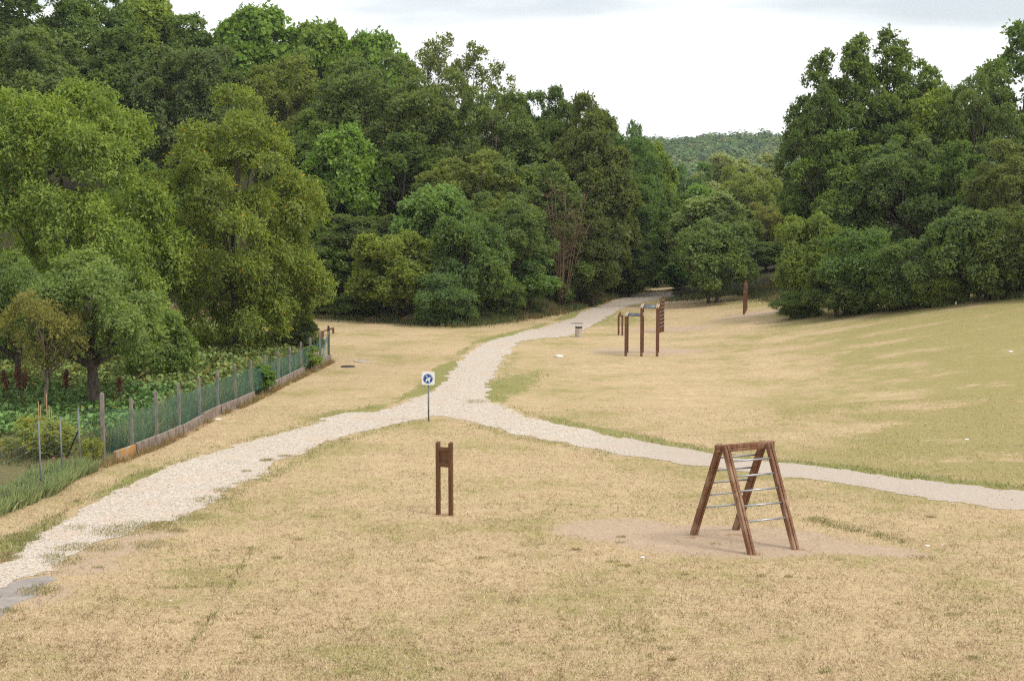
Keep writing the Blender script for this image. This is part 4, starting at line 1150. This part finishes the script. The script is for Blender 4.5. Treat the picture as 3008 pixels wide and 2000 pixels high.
def far_board():
    e = info_board(1822.5, 985, R(-55), 1.16, 1.16, .34, .075, M['dark_timber'], 'small notice board with a carved pointed top beside the monkey bars')
    MB().poly([(-.135, 1.06), (.135, 1.06), (.135, 1.16), (.05, 1.24), (.02, 1.28), (.03, 1.36), (-.02, 1.37), (-.05, 1.30), (-.09, 1.24), (-.135, 1.16)], .04).build('carved_panel', M['oiled_timber'], e)
far_board()

def dog_sign():
    p = G(1259, 1237); H = ztop(1092, p[1]) - p[2]
    e = empty('dog_sign', p, R(-4), 'white sign with a blue disc and white leashed dog at the path fork', 'sign')
    MB().tube([(0, 0, -.1), (0, 0, H - .1)], .03, 10).build('pole', M['grey_post'], e)
    zc = H - .235; w = .235; r = .05; pts = []
    for cx, cz, a0 in ((w - r, w - r, 0), (-w + r, w - r, 90), (-w + r, -w + r, 180), (w - r, -w + r, 270)):
        for k in range(7): a = R(a0 + 15 * k); pts.append((cx + r * math.cos(a), zc + cz + r * math.sin(a)))
    mb = MB(); mb.poly(pts, .05)
    pl = mb.build('sign_plate', M['sign_white'], e, (0, -.03, 0))
    k_ = .47 / 1140; X = lambda u: (u - 830) * k_; Z = lambda v: zc - (v - 918) * k_
    R0 = 430 * k_; cx, cz = X(810), Z(930)
    MB().poly([(cx + R0 * math.cos(a * math.pi / 24), cz + R0 * math.sin(a * math.pi / 24)) for a in range(48)], .004).build('blue_disc', M['sign_blue'], pl, (0, -.0505, 0))
    dog = [(660, 960), (700, 925), (860, 910), (930, 880), (945, 830), (985, 775), (1040, 840), (1085, 880), (1050, 925), (1010, 950), (985, 1000), (975, 1080), (975, 1280), (900, 1285), (870, 1130), (840, 1070), (790, 1060), (750, 1090), (700, 1160), (650, 1250), (580, 1240), (610, 1150), (640, 1050)]
    MB().poly([(X(a), Z(b)) for a, b in dog], .003).build('dog_symbol', M['sign_symbol'], pl, (0, -.055, 0))
    MB().poly([(X(a), Z(b)) for a, b in [(640, 665), (885, 850), (860, 895), (600, 715)]], .003).build('leash_symbol', M['sign_symbol'], pl, (0, -.055, 0))
    for a0, a1 in ((4, 138), (150, 184)):
        n_ = 20; q = [(cx + R0 * .93 * math.cos(R(a0 + (a1 - a0) * k / n_)), cz + R0 * .93 * math.sin(R(a0 + (a1 - a0) * k / n_))) for k in range(n_ + 1)]
        q += [(cx + R0 * .82 * math.cos(R(a0 + (a1 - a0) * k / n_)), cz + R0 * .82 * math.sin(R(a0 + (a1 - a0) * k / n_))) for k in range(n_, -1, -1)]
        MB().poly(q, .003).build('lettering', M['sign_lettering'], pl, (0, -.055, 0))
dog_sign()

def monkey_bars():
    a = G(1838, 1046); b = G(1930, 1047); D = Vector((b[0] - a[0], b[1] - a[1], 0)); L = D.length; u = D.normalized()
    dep = Vector((.11, 1, 0)).normalized() * 1.75
    e = empty('monkey_bars', a, 0, 'two-height wooden monkey bars with a double bay of steel rungs', 'monkey bars')
    top = [1.99, 2.42, 2.42]
    P = [u * (L * k / 2) for k in range(3)]
    A = Vector(a)
    for k in range(3):
        for q in (P[k], P[k] + dep):
            z = float(terrain(A.x + q.x, A.y + q.y)) - A.z
            MB().box((q.x, q.y, (top[k] + z) / 2 - .1), (.125, .125, top[k] - z + .2), Matrix.Rotation(R(-8), 4, 'Z'), .008).build('post', M['dark_timber'], e)
        f = P[k] - dep * .05; g = P[k] + dep * 1.05
        mb = MB()
        for s in (-.04, .04): mb.bar(f + Vector((s, 0, top[k] + .045)), g + Vector((s, 0, top[k] + .045)), .062, .09, bev=.008)
        mb.build('top_beam', M['lit_beam_timber'], e)
    g = P[1]; 
    mb = MB(); 
    for s in (-.04, .04): mb.bar(g - dep * .0 + Vector((s + .02, .15, top[0] + .045)), g + dep * .92 + Vector((s + .02, 0, top[0] + .045)), .05, .09, bev=.008)
    mb.build('side_beam', M['lit_beam_timber'], e)
    for k in (0, 1):
        for j in range(9):
            o = dep * (j / 8 * .96 + .02); z = top[0 if k == 0 else 1] + .03
            MB().tube([P[k] + o + Vector((.04, 0, z)), P[k + 1] + o + Vector((-.04, 0, z))], .021, 8).build('rung', M['dark_steel'], e)
monkey_bars()

def wall_bars():
    a = G(1935.5, 978.5); b = G(1948.5, 973.5); A = Vector(a)
    e = empty('climbing_posts', a, 0, 'row of four stepped wooden posts with steel rungs behind the monkey bars', 'climbing frame')
    d = Vector((b[0] - a[0], b[1] - a[1], 0)); ln = d.length; u = d.normalized() * min(ln / 3, .85)
    hs = [1.50, 1.79, 2.02, 2.03]
    for k, h in enumerate(hs):
        q = u * k; z = float(terrain(A.x + q.x, A.y + q.y)) - A.z
        MB().box((q.x, q.y, z + h / 2 - .1), (.09, .11, h + .2), None, .008).build('post', M['dark_timber'], e)
    for k in range(3):
        n = 6 + k
        for j in range(n):
            z = .36 + j * .215
            if z > hs[k] - .1: break
            p, q = u * k, u * (k + 1)
            MB().tube([p + Vector((.05, -.03, z)), q + Vector((.055, .03, z))], .018, 8).build('rung', M['galvanised_steel'], e)
wall_bars()
def far_posts():
    a = G(2185, 924); A = Vector(a)
    e = empty('pull_up_bars', a, 0, 'tight group of brown posts with steel bars in front of the far bushes', 'exercise bars')
    u = Vector((.17, .85, 0)); hs = [1.56, 1.9, 1.95, 1.72]
    for k, h in enumerate(hs):
        q = u * k; z = float(terrain(A.x + q.x, A.y + q.y)) - A.z
        MB().box((q.x, q.y, z + h / 2 - .1), (.11, .12, h + .2), None, .008).build('post', M['dark_timber'], e)
    for k, z in enumerate((1.42, 1.78, 1.55)):
        p, q = u * k, u * (k + 1); MB().tube([p + Vector((.03, -.1, z)), q + Vector((.03, .1, z))], .025, 8).build('bar', M['galvanised_steel'], e)
far_posts()

def litter_bin():
    p = G(1700, 990); h = ztop(957, p[1]) - p[2]; e = empty('litter_bin', p, R(22), 'pale concrete litter bin with a black band beside the path', 'litter bin')
    def ring(w, n=8, ch=.10): 
        k = w - ch; return [(w, -k), (w, k), (k, w), (-k, w), (-w, k), (-w, -k), (-k, -w), (k, -w)]
    def prism(z0, z1, w, w2=None):
        mb = MB(); A = [mb.bm.verts.new((x, y, z0)) for x, y in ring(w)]; B = [mb.bm.verts.new((x, y, z1)) for x, y in ring(w2 or w)]
        mb.bm.faces.new(A[::-1]); mb.bm.faces.new(B)
        for k in range(8): mb.bm.faces.new((A[k], A[(k + 1) % 8], B[(k + 1) % 8], B[k]))
        return mb
    prism(-.05, h - .13, .195, .185).build('body', M['tan_concrete'], e)
    prism(h - .13, h - .035, .18).build('opening', M['black_metal'], e)
    prism(h - .035, h, .19).build('lid', M['tan_concrete'], e)
litter_bin()

def balance_beam():
    a = Vector(G(943, 992)); b = Vector(G(979, 979)); e = empty('balance_beam', a, 0, 'low brown wooden balance beam beyond the end of the fence', 'balance beam')
    d = b - a
    MB().box((0, 0, .16), (.34, .2, .42), None, .01).build('end_block', M['oiled_timber'], e)
    MB().box(d + Vector((0, 0, .12)), (.12, .12, .42), None, .01).build('post', M['oiled_timber'], e)
    MB().bar(Vector((.05, .05, .33)), d + Vector((0, 0, .30)), .11, .10).build('beam', M['oiled_timber'], e)
balance_beam()

def disc(name, px, py, r, mat, label, cat, tilt=0, h=.03, frame=None):
    p = G(px, py); e = empty(name, (p[0], p[1], p[2] + .01), 0, label, cat)
    mb = MB(); n = 24
    for (ra, z0, z1) in ((r, -.05, h),):
        mb.tube([(0, 0, z0), (0, 0, z1)], ra, n)
    mb.build('cover', M[mat], e)
    mb = MB(); A = []
    prof = [(r + .005, -.05), (r + .07, -.05), (r + .06, h + .015), (r + .005, h + .015)]
    rings = [[mb.bm.verts.new((q * math.cos(k * 2 * math.pi / n), q * math.sin(k * 2 * math.pi / n), z)) for k in range(n)] for q, z in prof]
    for i in range(4):
        a_, b_ = rings[i], rings[(i + 1) % 4]
        for k in range(n): mb.bm.faces.new((a_[k], a_[(k + 1) % n], b_[(k + 1) % n], b_[k]))
    mb.build('rim', M[frame or mat], e)
disc('manhole_cover', 1065, 1061, .36, 'tan_concrete', 'flat grey manhole cover in the grass beyond the dark one', 'manhole cover', h=.005)
disc('manhole_cover', 1022, 1077, .29, 'black_metal', 'dark sunken manhole cover in the grass right of the fence end', 'manhole cover', h=.01, frame='bark')
disc('manhole_cover', 1695, 951, .34, 'grey_metal_cover', 'grey manhole cover in the gravel behind the litter bin', 'manhole cover', h=.004)

def stone(px, py, sx, sy, sz, seed, label, name='stone', cat='stone', mat='white_stone'):
    p = G(px, py); bm = bmesh.new(); bmesh.ops.create_icosphere(bm, subdivisions=2, radius=1)
    rnd = random.Random(seed)
    for v in bm.verts:
        n = vnoise(np.array([v.co.x * 1.7 + seed * 7 + 50]), np.array([v.co.y * 1.7 + v.co.z * 2 + 50]), seed)[0]
        v.co *= .75 + .5 * n; v.co.x *= sx; v.co.y *= sy; v.co.z = max(v.co.z, -.5) * sz
    me = bpy.data.meshes.new(name); bm.to_mesh(me); bm.free()
    tag(link(name, me, M[mat], None, (p[0], p[1], p[2] + sz * .35)), label, cat)
stone(1640, 1050, .25, .14, .11, 1, 'large white rock lying in the grass left of the monkey bars')
stone(640, 1233, .14, .08, .05, 2, 'white flat stone beside the foot of the low wall')
stone(20, 1500, .13, .1, .05, 3, 'pale stone below the iris leaves nearest the left edge')
stone(62, 1477, .10, .08, .04, 4, 'pale stone below the iris leaves, left of the first metal post')
stone(2968, 1033, .12, .08, .03, 5, 'white litter scrap in the grass at the far right', 'litter', 'litter', 'litter')
stone(2840, 1291, .07, .05, .03, 6, 'white plastic scrap in the grass above the right-hand path', 'litter', 'litter', 'litter')
stone(1888, 1637, .06, .05, .02, 7, 'pale bluish paper scrap left of the climbing frame', 'litter', 'litter', 'litter')
stone(2724, 1604, .07, .05, .03, 8, 'pale stone at the right-hand end of the grass fringe')
stone(2770, 1600, .04, .035, .02, 9, 'smaller pale stone right of the grass fringe end')
stone(2808, 894, .05, .05, .12, 10, 'small white marker speck at the top edge of the right-hand field', 'litter', 'litter', 'litter')
stone(500, 1763, .022, .02, .01, 11, 'small white scrap in the near grass at lower left', 'litter', 'litter', 'litter')
stone(1806, 863, .14, .1, .07, 12, 'white stone on the grassy bank left of the path end')

# ---------------------------------------------------------------- haze, light, sky
mh = bpy.data.meshes.new('haze'); bm = bmesh.new()
bmesh.ops.create_cube(bm, size=1, matrix=Matrix.Translation((0, 450, 25)) @ Matrix.Diagonal((900, 1100, 74, 1))); bm.to_mesh(mh); bm.free()
# (the ground sheet runs on far beyond the hill; the box holds everything that is seen)
hz = NT('haze'); vp = hz.n('ShaderNodeVolumePrincipled'); vp.inputs['Color'].default_value = (.90, .95, 1, 1); vp.inputs['Density'].default_value = .00015; vp.inputs['Anisotropy'].default_value = .3
hz.l(vp.outputs[0], hz.out.inputs['Volume'])
ho = link('haze', mh, hz.m); ho['kind'] = 'stuff'; ho['label'] = 'thin summer haze over the distant hill'; ho['category'] = 'haze'

EL, AZ = R(52), R(118)     # azimuth clockwise from +Y: from the right, a little behind the camera
sun = bpy.data.lights.new('sun', 'SUN'); sun.energy = 2.2; sun.angle = R(15); sun.color = (1, .955, .89)
so = bpy.data.objects.new('sun', sun); COL.objects.link(so)
dv = Vector((math.sin(AZ) * math.cos(EL), math.cos(AZ) * math.cos(EL), math.sin(EL)))
so.rotation_euler = dv.to_track_quat('Z', 'Y').to_euler()
W = bpy.data.worlds.new('World'); S.world = W; W.use_nodes = True; nt = W.node_tree; nt.nodes.clear()
N = nt.nodes.new; Lk = nt.links.new
out = N('ShaderNodeOutputWorld'); bg = N('ShaderNodeBackground'); bg.inputs[1].default_value = .1
sky = N('ShaderNodeTexSky'); sky.sky_type = 'NISHITA'; sky.sun_disc = False; sky.sun_elevation = EL; sky.sun_rotation = AZ
tc = N('ShaderNodeTexCoord'); mp = N('ShaderNodeMapping'); mp.inputs['Scale'].default_value = (1.6, 1.6, 9)
nz = N('ShaderNodeTexNoise'); nz.inputs['Scale'].default_value = 1.7; nz.inputs['Detail'].default_value = 6
rp = N('ShaderNodeMapRange'); rp.interpolation_type = 'SMOOTHSTEP'
rp.inputs[1].default_value = .30; rp.inputs[2].default_value = .50; rp.inputs[3].default_value = .42; rp.inputs[4].default_value = 1
Lk(tc.outputs['Generated'], mp.inputs[0]); Lk(mp.outputs[0], nz.inputs['Vector']); sz = N('ShaderNodeSeparateXYZ'); Lk(tc.outputs['Generated'], sz.inputs[0])
m1 = N('ShaderNodeMapRange'); m1.inputs[1].default_value = .055; m1.inputs[2].default_value = .098; m1.inputs[3].default_value = .25; m1.inputs[4].default_value = -.17; Lk(sz.outputs[2], m1.inputs[0])
ad = N('ShaderNodeMath'); ad.operation = 'ADD'; Lk(nz.outputs['Fac'], ad.inputs[0]); m2 = N('ShaderNodeMapRange'); m2.inputs[1].default_value = .14; m2.inputs[2].default_value = .32; m2.inputs[3].default_value = -.20; m2.inputs[4].default_value = .05; Lk(sz.outputs[2], m2.inputs[0])
mm = N('ShaderNodeMath'); mm.operation = 'MAXIMUM'; Lk(m1.outputs[0], mm.inputs[0]); Lk(m2.outputs[0], mm.inputs[1]); Lk(mm.outputs[0], ad.inputs[1]); Lk(ad.outputs[0], rp.inputs[0])
mx = N('ShaderNodeMix'); mx.data_type = 'RGBA'; Lk(rp.outputs[0], mx.inputs[0]); Lk(sky.outputs[0], mx.inputs[6]); mx.inputs[7].default_value = (11.6, 11.8, 12.1, 1)
Lk(mx.outputs[2], bg.inputs[0]); Lk(bg.outputs[0], out.inputs[0])

S.view_settings.view_transform = 'Standard'; S.view_settings.look = 'None'; S.view_settings.exposure = .10; S.view_settings.gamma = 1
S.cycles.max_bounces = 6; S.cycles.diffuse_bounces = 3; S.cycles.transmission_bounces = 4; S.cycles.volume_bounces = 0
S.cycles.use_denoising = False
S.cycles.filter_width = 1.2
